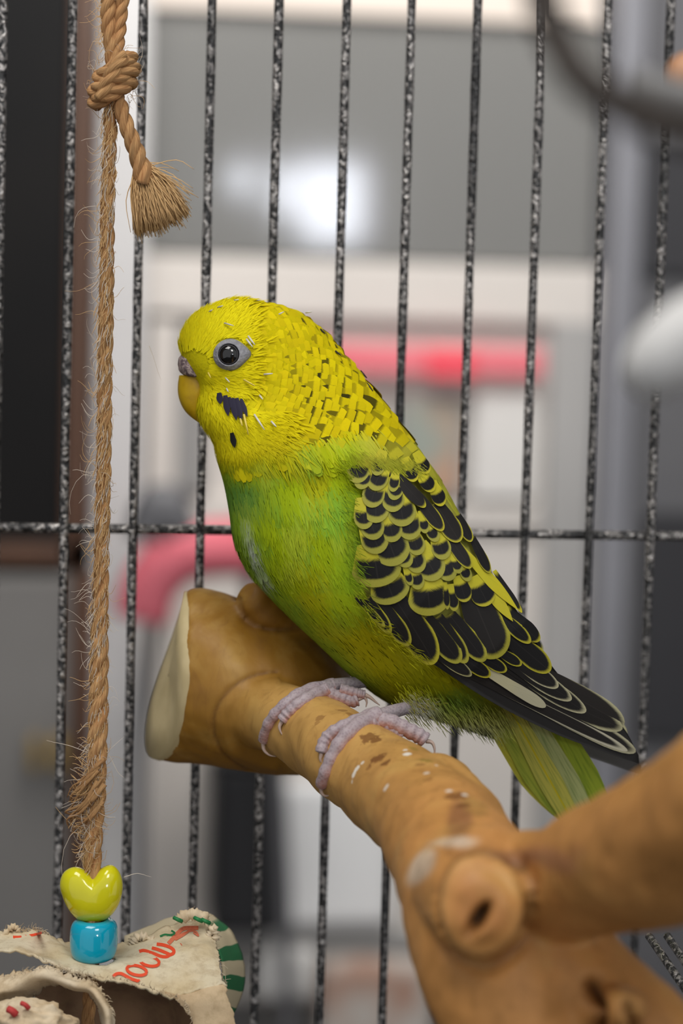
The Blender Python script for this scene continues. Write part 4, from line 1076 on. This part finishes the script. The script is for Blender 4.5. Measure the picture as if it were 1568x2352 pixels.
# ------------------------------------------------------------------ jute rope with knot and frayed end
M_jute = mat('jute_twine', (.5, .3, .12), .85); N = NT(M_jute)
uv = N.n('ShaderNodeUVMap'); sx = N.n('ShaderNodeSeparateXYZ'); N.l(uv.outputs[0], sx.inputs[0])
cbn = N.n('ShaderNodeCombineXYZ'); N.l(N.math('MULTIPLY', sx.outputs[0], 260.), cbn.inputs[0])
N.l(N.math('ADD', N.math('MULTIPLY', sx.outputs[1], 26.), N.math('MULTIPLY', sx.outputs[0], 900.)), cbn.inputs[1])
jn = N.noise(cbn.outputs[0], 1.0, 4, .65); jb = N.noise(N.pos(), 120, 2)
cj = N.mix(N.ramp(jn, .3, .7), srgb(150, 104, 62), srgb(218, 174, 118))
cj = N.mix(N.math('MULTIPLY', N.ramp(jb, .4, .7), .35), cj, srgb(190, 128, 76))
N.color(cj); N.bump(jn, .7, .0006)
M_fib = mat('jute_fibre', srgb(206, 168, 116), .7)
M_fibw = mat('pale_jute_fibre', srgb(206, 194, 178), .7)
def strands(path, R_, ns=3, pitch=.008, rs=None, n=10, phase=0., res=.0006):
    """twisted strands round a world path -> list of (v,f,uv)"""
    P = np.asarray(path, float); L = np.concatenate([[0], np.cumsum(np.linalg.norm(np.diff(P, axis=0), axis=1))])
    m = max(20, int(L[-1] / res)); s = np.linspace(0, L[-1], m)
    Q = np.stack([np.interp(s, L, P[:, i]) for i in range(3)], 1)
    T = np.gradient(Q, axis=0); T /= np.linalg.norm(T, axis=1)[:, None]
    ref = np.array([0, 1., 0]) if abs(T[0][1]) < .9 else np.array([1., 0, 0]); Nn = ref; Ns = []
    for t in T:
        Nn = Nn - t * np.dot(Nn, t); Nn = Nn / np.linalg.norm(Nn); Ns.append(Nn)
    Ns = np.array(Ns); B = np.cross(T, Ns); Rr = np.broadcast_to(R_, (m,)) if np.ndim(R_) == 0 else np.interp(s, np.linspace(0, L[-1], len(R_)), R_)
    out = []
    for k in range(ns):
        a = 2 * PI * (s / pitch + k / ns) + phase
        c = Q + (Rr * .50)[:, None] * (np.cos(a)[:, None] * Ns + np.sin(a)[:, None] * B)
        rad = Rr * (.60 if ns == 3 else .55) * (1 + .05 * np.sin(s * 900 + k * 2))
        out.append(tube(c, rad, n))
    return out
def pxline(pts, n=40):
    P = catmull([(x, y, d) for x, y, d in pts], n); return W(P[:, 0], P[:, 1], P[:, 2])
RD = .590
U = RD / F
rope = thing('jute_rope', 'frayed jute rope hanging down with a knot, beads threaded at its end', 'rope', wv(W(240, 1000, RD)))
def rope_part(name, parts):
    v, f, u = join(parts); return adopt(mesh_obj(name, v, f, M_jute, None, True, u), rope)
main = pxline([(254, 215, RD), (252, 330, RD), (247, 480, RD), (245, 640, RD), (241, 850, RD), (238, 1060, RD), (234, 1240, RD), (229, 1430, RD), (226, 1620, RD), (222, 1760, RD), (217, 1880, RD), (212, 1975, RD), (218, 2022, RD), (214, 2120, RD), (212, 2200, RD), (205, 2300, RD), (200, 2400, RD)], 120)
rope_part('cord', strands(main, np.array([15, 15.5, 16, 16.5, 17, 17, 17, 17, 18, 21, 22, 22, 20, 17, 15, 15]) * U, 3, .0165))
up = strands(pxline([(262, -420, RD), (252, -60, RD), (248, 40, RD), (256, 110, RD), (262, 160, RD)], 60), 17 * U, 3, .0115) + strands(pxline([(292, -420, RD + .001), (284, -60, RD + .001), (276, 40, RD + .001), (268, 110, RD), (266, 160, RD)], 60), 16 * U, 3, .0115, phase=1.)
rope_part('doubled_cord', up)
kn = []
kc = (262, 186)
for off, rx, ry, tilt in ((-30, 42, 34, -33), (-2, 51, 42, -30), (26, 47, 38, -31)):
    path = []
    for t in np.linspace(0, 2 * PI, 40):
        x, z = rx * math.cos(t), ry * math.sin(t); a = math.radians(tilt)
        cx = kc[0] - off * .10; cy = kc[1] + off
        path.append(W(cx + x * math.cos(a), cy + x * math.sin(a), RD + z * U * .9 ))
    kn += strands(np.array(path), 18 * U, 3, .011, res=.0008, phase=off)
kn += strands(pxline([(232, 228, RD - .004), (262, 160, RD - .0052), (285, 128, RD - .0035)], 20), 17 * U, 3, .011)
rope_part('knot', kn)
rope_part('cut_end', strands(pxline([(270, 225, RD - .001), (288, 280, RD - .002), (308, 335, RD - .002), (322, 378, RD - .002), (336, 420, RD - .002)], 24), np.array([17, 17, 18, 20, 26]) * U, 3, .012))
# the fan of loose fibres at the cut end
fib = []
for k in range(1000):
    a = rng.uniform(0, 1); q = rng.uniform(-1, 1)
    x0, y0 = 322 + q * 14, 375 + rng.uniform(-12, 30)
    x1 = 312 + 122 * a + rng.normal(0, 4); y1 = 533 - 46 * a ** 1.6 + rng.normal(0, 9)
    if rng.uniform() < .10: x1 += rng.normal(6, 14); y1 -= abs(rng.normal(0, 40))
    dz = rng.normal(0, 1) * .0016
    mx, my = (x0 + x1) / 2 + rng.normal(0, 5) + (a - .5) * 18, (y0 + y1) / 2 - 6 + rng.normal(0, 5)
    fib.append(tube(pxline([(x0, y0, RD - .002), (mx, my, RD - .002 + dz * .6), (x1, y1, RD - .002 + dz)], 7), np.linspace(1.7, .8, 7) * U, 3))
v, f, u = join(fib); o = adopt(mesh_obj('frayed_tuft', v, f, M_fib, None, True, u), rope); o['kind'] = 'stuff'; o['label'] = 'splayed frayed fibres of the cut end'
# stray hairs along the rope (mostly to the left) and the loose lump above the bead
hair, hairw = [], []
mx_, my_, _ = PX(main)
def add_hair(x, y, ang, L, r_=.85, bend=0., lst=None, dz=0.):
    pts = []
    for t in np.linspace(0, 1, 7):
        a = ang + bend * t; pts.append((x + L * t * math.cos(a), y + L * t * math.sin(a) + 6 * math.sin(t * 5 + x), RD - .0005 + dz * t))
    (lst if lst is not None else hair).append(tube(W([p[0] for p in pts], [p[1] for p in pts], [p[2] for p in pts]), np.linspace(r_, r_ * .4, 7) * U, 3, False))
for k in range(360):
    y = rng.uniform(250, 2000); x = np.interp(y, my_, mx_)
    left = rng.uniform() < .78
    ang = PI - rng.normal(-.1, .8) if left else rng.normal(.5, .7)
    L = abs(rng.normal(0, 30 if left else 16)) + 10
    add_hair(x + (-14 if left else 14), y, ang, L, rng.uniform(.55, .95), rng.normal(0, .8), hairw if rng.uniform() < .55 else hair, rng.normal(0, .002))
for k in range(90):
    a = rng.uniform(0, 2 * PI); add_hair(262 + 48 * math.cos(a), 186 + 58 * math.sin(a), a + rng.normal(0, .8), abs(rng.normal(0, 24)) + 8, .75, rng.normal(0, .8), hairw if k % 2 else hair, rng.normal(0, .002))
for k in range(60): add_hair(236 + rng.normal(0, 4), rng.uniform(0, 120), PI - rng.normal(0, .7), abs(rng.normal(0, 18)) + 8, .8, rng.normal(0, .8), hair)
for x, y, a, L in ((225, 552, 3.3, 44), (228, 1358, 2.9, 50), (222, 1730, 3.2, 120), (226, 1080, 3.25, 60), (228, 1050, 2.7, 62), (232, 1480, 2.6, 80), (210, 1885, 2.75, 190), (285, 2010, .15, 62), (250, 1740, .9, 60), (342, 792, 1.35, 80)):
    add_hair(x, y, a, L, 1.0, rng.normal(0, .35), hairw)
for k in range(330):
    t = rng.uniform(0, 1); y = 1700 + t * 270; x = np.interp(y, my_, mx_) - 8
    bulge = math.exp(-((y - 1840) / 70) ** 2)
    ang = math.radians(rng.normal(150 - 18 * bulge, 24)); L = rng.uniform(18, 46) + 34 * bulge * rng.uniform(.3, 1)
    add_hair(x, y - 20 * bulge, ang, L, rng.uniform(.7, 1.3), rng.normal(-.6, .9), hairw if rng.uniform() < .35 else hair, rng.normal(0, .003))
for k in range(900):   # short fibres lying along the twist
    y = rng.uniform(215, 1990); x = np.interp(y, my_, mx_) + rng.uniform(-17, 17); L = rng.uniform(14, 44); a = PI / 2 + rng.normal(.22, .16)
    zz = -math.sqrt(max(0, 18.5 ** 2 - (x - np.interp(y, my_, mx_)) ** 2)) * U - .0002
    x2, y2 = x + L * math.cos(a), y + L * math.sin(a); xm = (x + x2) / 2 + rng.normal(0, 3)
    (hairw if rng.uniform() < .3 else hair).append(tube(W([x, xm, x2], [y, (y + y2) / 2, y2], [RD + zz, RD + zz - .0002, RD + zz + rng.normal(0, .0003)]), np.array([.7, 1.1, .5]) * U, 3, False))
v, f, u = join(hair); o = adopt(mesh_obj('loose_fibres', v, f, M_fib, None, True, u), rope); o['kind'] = 'stuff'
v, f, u = join(hairw); o = adopt(mesh_obj('pale_loose_fibres', v, f, M_fibw, None, True, u), rope); o['kind'] = 'stuff'
lump = []
for k in range(14):
    y0 = 1745 + k * 8; x0 = np.interp(y0, my_, mx_) + rng.uniform(-8, 20)
    lump.append(tube(pxline([(x0, y0, RD - .003), (x0 - 30, y0 + 34 + rng.normal(0, 6), RD - .0035), (x0 - 58 + rng.normal(0, 10), y0 + 52 + rng.normal(0, 12), RD - .001), (x0 - 62 + rng.normal(0, 8), y0 + 78, RD + .001)], 14), np.linspace(7, 1.5, 14) * U * rng.uniform(.5, 1), 6))
rope_part('unravelled_strand', lump)

# ------------------------------------------------------------------ beads
M_heart = mat('glossy_yellow_plastic', srgb(214, 208, 22), .12, Coat_Weight=.5, Coat_Roughness=.05, Subsurface_Weight=.12, Subsurface_Radius=(.003, .003, .001))
M_blue = mat('glossy_turquoise_plastic', srgb(0, 160, 190), .10, Coat_Weight=.5, Coat_Roughness=.05)
def heart_bead():
    # outline in px about the bead centre (211, 2052); lobes up, rounded foot
    out = [(3, -38), (20, -57), (44, -66), (62, -52), (71, -24), (68, 8), (56, 36), (36, 58), (12, 67), (-14, 67), (-36, 58), (-56, 34), (-69, 4), (-74, -20), (-68, -44), (-52, -58), (-32, -61), (-12, -51)]
    P = catmull(out + out[:1], 73)[:-1]; cen = np.array([0, 10.]); V = []
    lv = [(0.02, 1.0), (.35, .97), (.62, .86), (.82, .66), (.94, .40), (.985, .20), (1.0, .03)]
    prof = [(r_, z) for r_, z in lv] + [(r_, -z) for r_, z in reversed(lv)]
    for r_, z in prof:
        for p in P:
            q = cen + (p - cen) * r_
            pinch = 1 - .30 * math.exp(-((q[0] - 3) / 20) ** 2) * smooth(-5, -50, q[1])
            V.append(W(211 + q[0], 2052 + q[1], RD - z * 44 * U * pinch))
    f = [tuple(reversed(q)) for q in grid_faces(len(prof), 72, wrap=True)]
    k = (len(prof) - 1) * 72
    f += [tuple(range(72)), tuple(reversed(range(k, k + 72)))]
    return V, f
v, f = heart_bead()
hb = mesh_obj('heart_bead', v, f, M_heart); tag(hb, 'glossy yellow heart shaped bead on the rope above the turquoise bead', 'bead')
sub = hb.modifiers.new('sub', 'SUBSURF'); sub.levels = 1; sub.render_levels = 1
prof = [(18, -46), (38, -47), (49, -42), (55, -28), (56, 0), (54, 26), (47, 42), (34, 48), (17, 47), (15, 20), (15, -20)]
V = []
for r_, z in prof:
    for j in range(40):
        a = 2 * PI * j / 40; V.append(W(215.5 + r_ * math.cos(a) - z * .02, 2158 + z, RD) + np.array([0, 1., 0]) * (r_ * math.sin(a) * U))
f = [tuple(reversed(q)) for q in grid_faces(len(prof), 40, wrap=True)] + [(len(prof) - 1) * 40 * 0 + 0 and () or tuple()] if False else grid_faces(len(prof), 40, wrap=True)
n0 = (len(prof) - 1) * 40
f = f + [(n0 + j, n0 + (j + 1) % 40, (j + 1) % 40, j) for j in range(40)]
pb = mesh_obj('pony_bead', V, f, M_blue); tag(pb, 'glossy turquoise barrel bead resting on the chewed cardboard', 'bead')
bm = bmesh.new(); bm.from_mesh(pb.data); bmesh.ops.recalc_face_normals(bm, faces=bm.faces[:]); bm.to_mesh(pb.data); bm.free()
sub = pb.modifiers.new('sub', 'SUBSURF'); sub.levels = 2; sub.render_levels = 2

# ------------------------------------------------------------------ chewed cardboard tube
tube_ = thing('cardboard_tube', 'torn cardboard tube with red and green print below the beads', 'tube', wv(W(260, 2250, .59)))
def card_mat(name, c1, c2):
    m = mat(name, c1, .85); N = NT(m); n1 = N.noise(N.pos(), 300, 5, .7); n2 = N.noise(N.pos(), 90, 3)
    N.color(N.mix(N.math('MULTIPLY', N.ramp(n1, .42, .72), .45), N.mix(N.ramp(n2, .35, .65), c1, c2), srgb(150, 124, 88))); N.bump(n1, .35, .0005); return m
M_card = card_mat('printed_card', srgb(216, 204, 176), srgb(202, 184, 148))
M_kraft = card_mat('brown_card_inside', srgb(150, 116, 86), srgb(126, 96, 72))
M_pulp = card_mat('torn_card_pulp', srgb(222, 206, 178), srgb(204, 182, 148))
M_stripe = mat('green_striped_card', (.5, .5, .5), .6); N = NT(M_stripe)
uv = N.n('ShaderNodeUVMap'); sx = N.n('ShaderNodeSeparateXYZ'); N.l(uv.outputs[0], sx.inputs[0])
w_ = N.math('FRACT', N.math('MULTIPLY', sx.outputs[0], 6.2)); band = N.math('MULTIPLY', N.ramp(w_, .44, .48), N.ramp(w_, .98, .94))
band = N.math('MULTIPLY', band, N.ramp(sx.outputs[0], .38, .42))
N.color(N.mix(band, srgb(206, 192, 158), srgb(34, 112, 66)))
def sheet(rows, nu, nv, name, m, torn=(0, 0, 0, 0), seed=1, thick=.0006, hole=None, wave=.0004, parent=tube_):
    """card sheet through control rows of (px,py,d); TORN = ragged px on row0, rowN, col0, colN"""
    R_ = [catmull(r_, nv) for r_ in rows]; G = np.stack([catmull([r_[j] for r_ in R_], nu) for j in range(nv)], 1)
    UVg = np.stack(np.meshgrid(np.linspace(0, 1, nu), np.linspace(0, 1, nv), indexing='ij'), -1)[..., ::-1]
    nz = lambda i, j, s: mnoise.noise(Vector((i * s, j * s, seed)))
    for j in range(nv):
        for amt, i0, sg in ((torn[0], 0, -1), (torn[1], nu - 1, 1)):
            if amt:
                e = (nz(j, 0, .22) + .6 * nz(j, 5, .55) + .4 * nz(j, 9, 1.3)) * amt
                for k in range(min(5, nu)):
                    i = i0 - sg * k; G[i, j, 1] += e * (1 - k / 5) * sg; G[i, j, 0] += .3 * e * (1 - k / 5)
    for i in range(nu):
        for amt, j0, sg in ((torn[2], 0, -1), (torn[3], nv - 1, 1)):
            if amt:
                e = (nz(i, 20, .22) + .6 * nz(i, 25, .55) + .4 * nz(i, 29, 1.3)) * amt
                for k in range(min(5, nv)):
                    j = j0 - sg * k; G[i, j, 0] += e * (1 - k / 5) * sg
    V = W(G[..., 0], G[..., 1], G[..., 2]).reshape(-1, 3)
    V += np.array([mnoise.noise(Vector(p) * 140 + Vector((seed, 0, 0))) for p in V])[:, None] * np.array([0, -.6, .8]) * wave * 2
    f = grid_faces(nu, nv)
    if hole:
        g = G.reshape(-1, 3)
        f = [q for q in f if ((np.mean(g[list(q), 0]) - hole[0]) / hole[2]) ** 2 + ((np.mean(g[list(q), 1]) - hole[1]) / hole[3]) ** 2 > 1]
    o = adopt(mesh_obj(name, V, f, m, None, True, UVg.reshape(-1, 2)), parent)
    sm = o.modifiers.new('thick', 'SOLIDIFY'); sm.thickness = thick; sm.offset = 0
    return o
top = sheet([[(-70, 2160, .606), (5, 2142, .604), (70, 2140, .603), (110, 2146, .603), (150, 2166, .604), (220, 2172, .605), (290, 2166, .605), (370, 2136, .606), (425, 2118, .607), (462, 2118, .607), (486, 2140, .606)],
             [(-70, 2172, .600), (20, 2160, .598), (80, 2166, .596), (130, 2178, .595), (170, 2192, .594), (230, 2198, .594), (300, 2192, .595), (380, 2176, .597), (440, 2168, .598), (476, 2172, .598), (496, 2184, .598)],
             [(-70, 2186, .594), (30, 2176, .591), (90, 2192, .588), (136, 2206, .586), (176, 2218, .585), (240, 2222, .585), (310, 2222, .586), (380, 2218, .588), (440, 2214, .589), (480, 2216, .589), (506, 2224, .589)],
             [(-70, 2198, .590), (36, 2184, .587), (96, 2204, .583), (140, 2222, .581), (180, 2234, .580), (246, 2252, .580), (306, 2263, .580), (348, 2279, .579), (400, 2289, .579), (476, 2272, .580), (516, 2266, .581)]],
            34, 120, 'printed_flap', M_card, (9, 9, 12, 10), 3, .0007, (233, 2207, 30, 13))
sheet([[(372, 2276, .5795), (424, 2282, .5790), (476, 2270, .5800), (517, 2262, .581)], [(408, 2300, .579), (440, 2304, .5785), (490, 2300, .579), (526, 2298, .580)], [(436, 2334, .579), (460, 2336, .5785), (502, 2336, .579), (538, 2336, .580)], [(446, 2400, .579), (476, 2400, .5785), (520, 2400, .579), (556, 2400, .580)]],
      30, 30, 'front_flap', card_mat('bare_card', srgb(206, 182, 146), srgb(192, 166, 130)), (0, 0, 9, 5), 5)
sheet([[(286, 2150, .626), (350, 2124, .626), (410, 2102, .626), (456, 2094, .626), (498, 2110, .626), (530, 2142, .626), (552, 2186, .626), (561, 2232, .626), (556, 2276, .626), (538, 2320, .626), (520, 2350, .626)],
       [(286, 2166, .606), (350, 2148, .606), (400, 2130, .606), (438, 2122, .606), (468, 2134, .606), (490, 2160, .606), (505, 2196, .606), (512, 2232, .606), (510, 2270, .606), (504, 2312, .606), (500, 2350, .606)]],
      12, 70, 'striped_side', M_stripe, (3, 0, 0, 0), 8)
# curled torn scraps along the top rim
for k, (pts, s_) in enumerate(((((405, 2112), (440, 2100), (478, 2108)), 11), (((300, 2172), (320, 2150), (352, 2160)), 10), (((478, 2150), (492, 2130), (496, 2160)), 9), (((4, 2152), (30, 2128), (46, 2140)), 7))):
    P = [(x, y, .602) for x, y in pts]; v, f, u = tube(pxline(P, 20), s_ * U * (1 + .4 * rng.normal(0, 1, 20)).clip(.4, 1.6), 8)
    adopt(mesh_obj('torn_scrap', v, f, M_pulp), tube_)
# inside of the tube
sheet([[(90, 2236, .600), (200, 2240, .604), (300, 2252, .606), (380, 2276, .602), (430, 2296, .592)], [(80, 2300, .608), (200, 2300, .614), (300, 2306, .616), (390, 2316, .610), (440, 2330, .594)], [(70, 2420, .610), (200, 2420, .616), (300, 2420, .618), (400, 2420, .612), (450, 2420, .596)]],
      14, 40, 'inner_wall', M_kraft, (0, 0, 0, 0), 11)
# ragged rim curling round the opening at the left
sheet([[(-40, 2262, .590), (20, 2240, .588), (70, 2226, .586), (120, 2222, .583), (170, 2238, .580), (214, 2252, .578), (240, 2290, .577), (258, 2330, .577), (262, 2400, .577)],
       [(-40, 2296, .584), (20, 2272, .582), (62, 2252, .581), (112, 2242, .579), (160, 2252, .577), (204, 2268, .576), (228, 2298, .575), (244, 2334, .575), (248, 2400, .575)],
       [(-40, 2330, .590), (30, 2310, .590), (70, 2284, .590), (112, 2262, .590), (160, 2264, .588), (198, 2280, .586), (218, 2304, .584), (232, 2336, .584), (236, 2400, .584)]],
      20, 130, 'torn_rim', M_pulp, (16, 12, 0, 0), 14, .0009, None, .0016)
bm = bmesh.new(); bmesh.ops.create_icosphere(bm, subdivisions=5, radius=1)
V = np.array([v_.co[:] for v_ in bm.verts]); Fw = [[v_.index for v_ in q.verts] for q in bm.faces]; bm.free()
V = V * (1 + .22 * np.array([mnoise.fractal(Vector(p) * 2.4, 1.0, 2.0, 5) for p in V]))[:, None]
Vw = W(62 + V[:, 0] * 112, 2362 - V[:, 2] * 66, .574 + V[:, 1] * .008)
adopt(mesh_obj('crumpled_wad', Vw, Fw, M_pulp), tube_)
# printed lettering, laid on the flap
top_eval = bvh_of(top)
def z6(x, y): return (x / 2.613, 2040 + y / 2.613)
M_rp = mat('red_print_ink', srgb(226, 74, 36), .6); M_gp = mat('green_print_ink', srgb(30, 120, 66), .6)
def on_card(x, y, fb=.580):
    h = cast(top_eval, x, y)[0]
    return PX(np.array(h)[None])[2][0] if h is not None else fb
def stroke(pts, w_, m, name='printed_letter', dflt=None, closed=False, wts=None):
    P = np.array([z6(*p) for p in pts]); P = catmull(np.vstack([P, P[:1]]) if closed else P, 36)
    T = np.gradient(P, axis=0); T /= np.linalg.norm(T, axis=1)[:, None] + 1e-9; S = np.stack([-T[:, 1], T[:, 0]], 1); V = []
    for i, (p, s) in enumerate(zip(P, S)):
        for q in (-1, 1):
            e = p + s * q * w_ / 2.613 / 2 * (1 if wts is None else np.interp(i / 35, np.linspace(0, 1, len(wts)), wts)); V.append(W(e[0], e[1], (on_card(*e) if dflt is None else dflt) - .0009))
    return V, grid_faces(36, 2)
def letter(strokes, m, parent=tube_, dflt=None):
    V, Fc = [], []
    for pts, w_, cl in strokes:
        v, f = stroke(pts, w_, m, closed=cl, dflt=dflt); o = len(V); V += v; Fc += [tuple(i + o for i in q) for q in f]
    return adopt(mesh_obj('printed_letter', V, Fc, m, None, False), parent)
def oval(cx, cy, rx, ry, rot):
    r_ = math.radians(rot); return [(cx + rx * math.cos(t) * math.cos(r_) - ry * math.sin(t) * math.sin(r_), cy + rx * math.cos(t) * math.sin(r_) + ry * math.sin(t) * math.cos(r_)) for t in np.linspace(0, 2 * PI, 16, endpoint=False)]
def zL(*p): return [((220 + x / 5.227) * 2.613, (2100 + y / 5.227 - 2040) * 2.613) for x, y in p]
letter([(zL((520, 445), (580, 435), (680, 466), (780, 504), (850, 508), (893, 482)), 20, False), (zL((672, 402), (740, 420), (830, 456), (888, 482)), 19, False), (zL((730, 357), (800, 365), (880, 390), (932, 428), (930, 466), (890, 488)), 20, False)], M_rp)
letter([([(x, y) for x, y in oval(*zL((642, 562))[0], 60, 28, 12)], 18, True)], M_rp)
letter([([(x, y) for x, y in oval(*zL((491, 672))[0], 60, 28, 12)], 18, True)], M_rp)
letter([(zL((205, 748), (245, 716), (300, 710), (350, 733), (430, 775), (506, 800)), 19, False), (zL((498, 808), (526, 784)), 13, False)], M_rp)
letter([([(78, 292), (120, 292), (180, 284), (250, 268)], 15, False), ([(112, 322), (150, 316), (190, 300)], 13, False), ([(80, 300), (112, 318)], 14, False), ([(150, 290), (165, 312)], 12, False)], M_rp)
letter([([(1010, 332), (1040, 300), (1070, 265), (1110, 240), (1190, 238)], 24, False), ([(1060, 290), (1120, 262), (1170, 258), (1190, 286), (1160, 266)], 9, False), ([(1082, 330), (1092, 344)], 6, False), ([(1050, 310), (1100, 280), (1140, 250)], 14, False)], mat('rubbed_red_ink', srgb(206, 108, 76), .7))
letter([(zL((770, 264), (830, 243), (900, 248), (945, 225), (905, 195)), 12, False), (zL((775, 268), (830, 300), (875, 312)), 14, False), (zL((850, 266), (925, 262)), 6, False)], M_gp, dflt=.602)
for x, y in ((455, 2112), (472, 2116), (408, 2112)):
    P = [z6(0, 0)]; v, f, u = tube(pxline([(x - 8, y - 4, .597), (x, y, .596), (x + 9, y + 4, .597)], 8), 5 * U, 6); adopt(mesh_obj('green_print_scrap', v, f, M_gp), tube_)
for (x, y, r_) in ((28, 2322, 9), (58, 2308, 6)):
    v, f, u = tube(pxline([(x - 9, y - 4, .5665), (x, y, .566), (x + 8, y + 8, .5665)], 8), r_ * U, 6); adopt(mesh_obj('red_print_scrap', v, f, mat('red_scrap_ink', srgb(186, 56, 54), .7)), tube_)
# pulp fuzz on the torn edges
fz = []
for line, d_ in (([(96, 2204), (140, 2222), (180, 2236), (246, 2246), (312, 2258), (372, 2280), (424, 2300), (440, 2340)], .578), ([(5, 2142), (70, 2136), (110, 2142)], .603), ([(400, 2108), (456, 2094), (486, 2130), (500, 2200), (516, 2260)], .603), ([(20, 2245), (70, 2228), (120, 2224), (170, 2240), (214, 2256), (245, 2300), (258, 2340)], .576)):
    Q = catmull(line, 160)
    for q in Q:
        if rng.uniform() < .75:
            a = rng.uniform(0, 2 * PI); L = abs(rng.normal(0, 7)) + 3
            fz.append(tube(W([q[0], q[0] + L * .5 * math.cos(a), q[0] + L * math.cos(a + .5)], [q[1], q[1] + L * .5 * math.sin(a), q[1] + L * math.sin(a + .5)], [d_, d_ - .0004, d_ - .0006]), np.array([1.1, .8, .4]) * U, 3, False))
v, f, u = join(fz); o = adopt(mesh_obj('pulp_fuzz', v, f, M_pulp), tube_); o['kind'] = 'stuff'

# ------------------------------------------------------------------ blurred things close to the lens at the right edge
M_cord = noisy('brown_grey_cord', srgb(62, 54, 48), srgb(50, 44, 40), 300, .8, .3, .001)
pc = thing('rope_perch', 'dark brown-grey cord curving down at the top right edge', 'rope', wv(W(1400, 200, .30)))
v, f, u = join(strands(pxline([(1236, -160, .29), (1250, 0, .285), (1286, 100, .28), (1345, 188, .275), (1430, 240, .27), (1540, 285, .265), (1700, 340, .26)], 60), 44 * .275 / F, 3, .012))
adopt(mesh_obj('cord', v, f, M_cord, None, True, u), pc)
v, f, u = tube(pxline([(1452, 190, .33), (1500, 205, .33), (1580, 226, .33), (1680, 240, .33)], 20), 40 * .33 / F, 16)
tag(mesh_obj('plastic_perch_clip', v, f, mat('grey_plastic', srgb(126, 125, 124), .5)), 'grey plastic clip behind the dark curving cord', 'clip')
bm = bmesh.new(); bmesh.ops.create_uvsphere(bm, u_segments=28, v_segments=18, radius=1)
V = np.array([v_.co[:] for v_ in bm.verts]); Fs = [[v_.index for v_ in q.verts] for q in bm.faces]; bm.free()
hole_r = np.hypot(V[:, 0], V[:, 1]); Vb = V.copy(); Vb[:, 2] = np.where(hole_r < .3, Vb[:, 2] * .8, Vb[:, 2])
tag(mesh_obj('wooden_bead', W(1590 + Vb[:, 0] * 62, 172 - Vb[:, 2] * 56, .46 + Vb[:, 1] * 50 * .46 / F), Fs, noisy('tan_bead_wood', srgb(196, 144, 104), srgb(180, 128, 90), 200, .5)), 'tan wooden bead cut by the right edge near the top', 'bead')
Vc = V.copy(); Vc[:, 2] *= 1 - .15 * Vc[:, 0]; Vc[:, 1] *= .35
a = math.radians(-38); X, Z = Vc[:, 0] * 190, Vc[:, 2] * 92
tag(mesh_obj('cuttlebone', W(1590 + X * math.cos(a) - Z * math.sin(a) * -1, 770 + X * math.sin(a) + Z * math.cos(a) * -1, .33 + Vc[:, 1] * .02), Fs, noisy('chalky_white', srgb(222, 221, 219), srgb(208, 207, 205), 200, .8, .2)), 'white oval cuttlebone blurred at the right edge of the cage', 'cuttlebone')
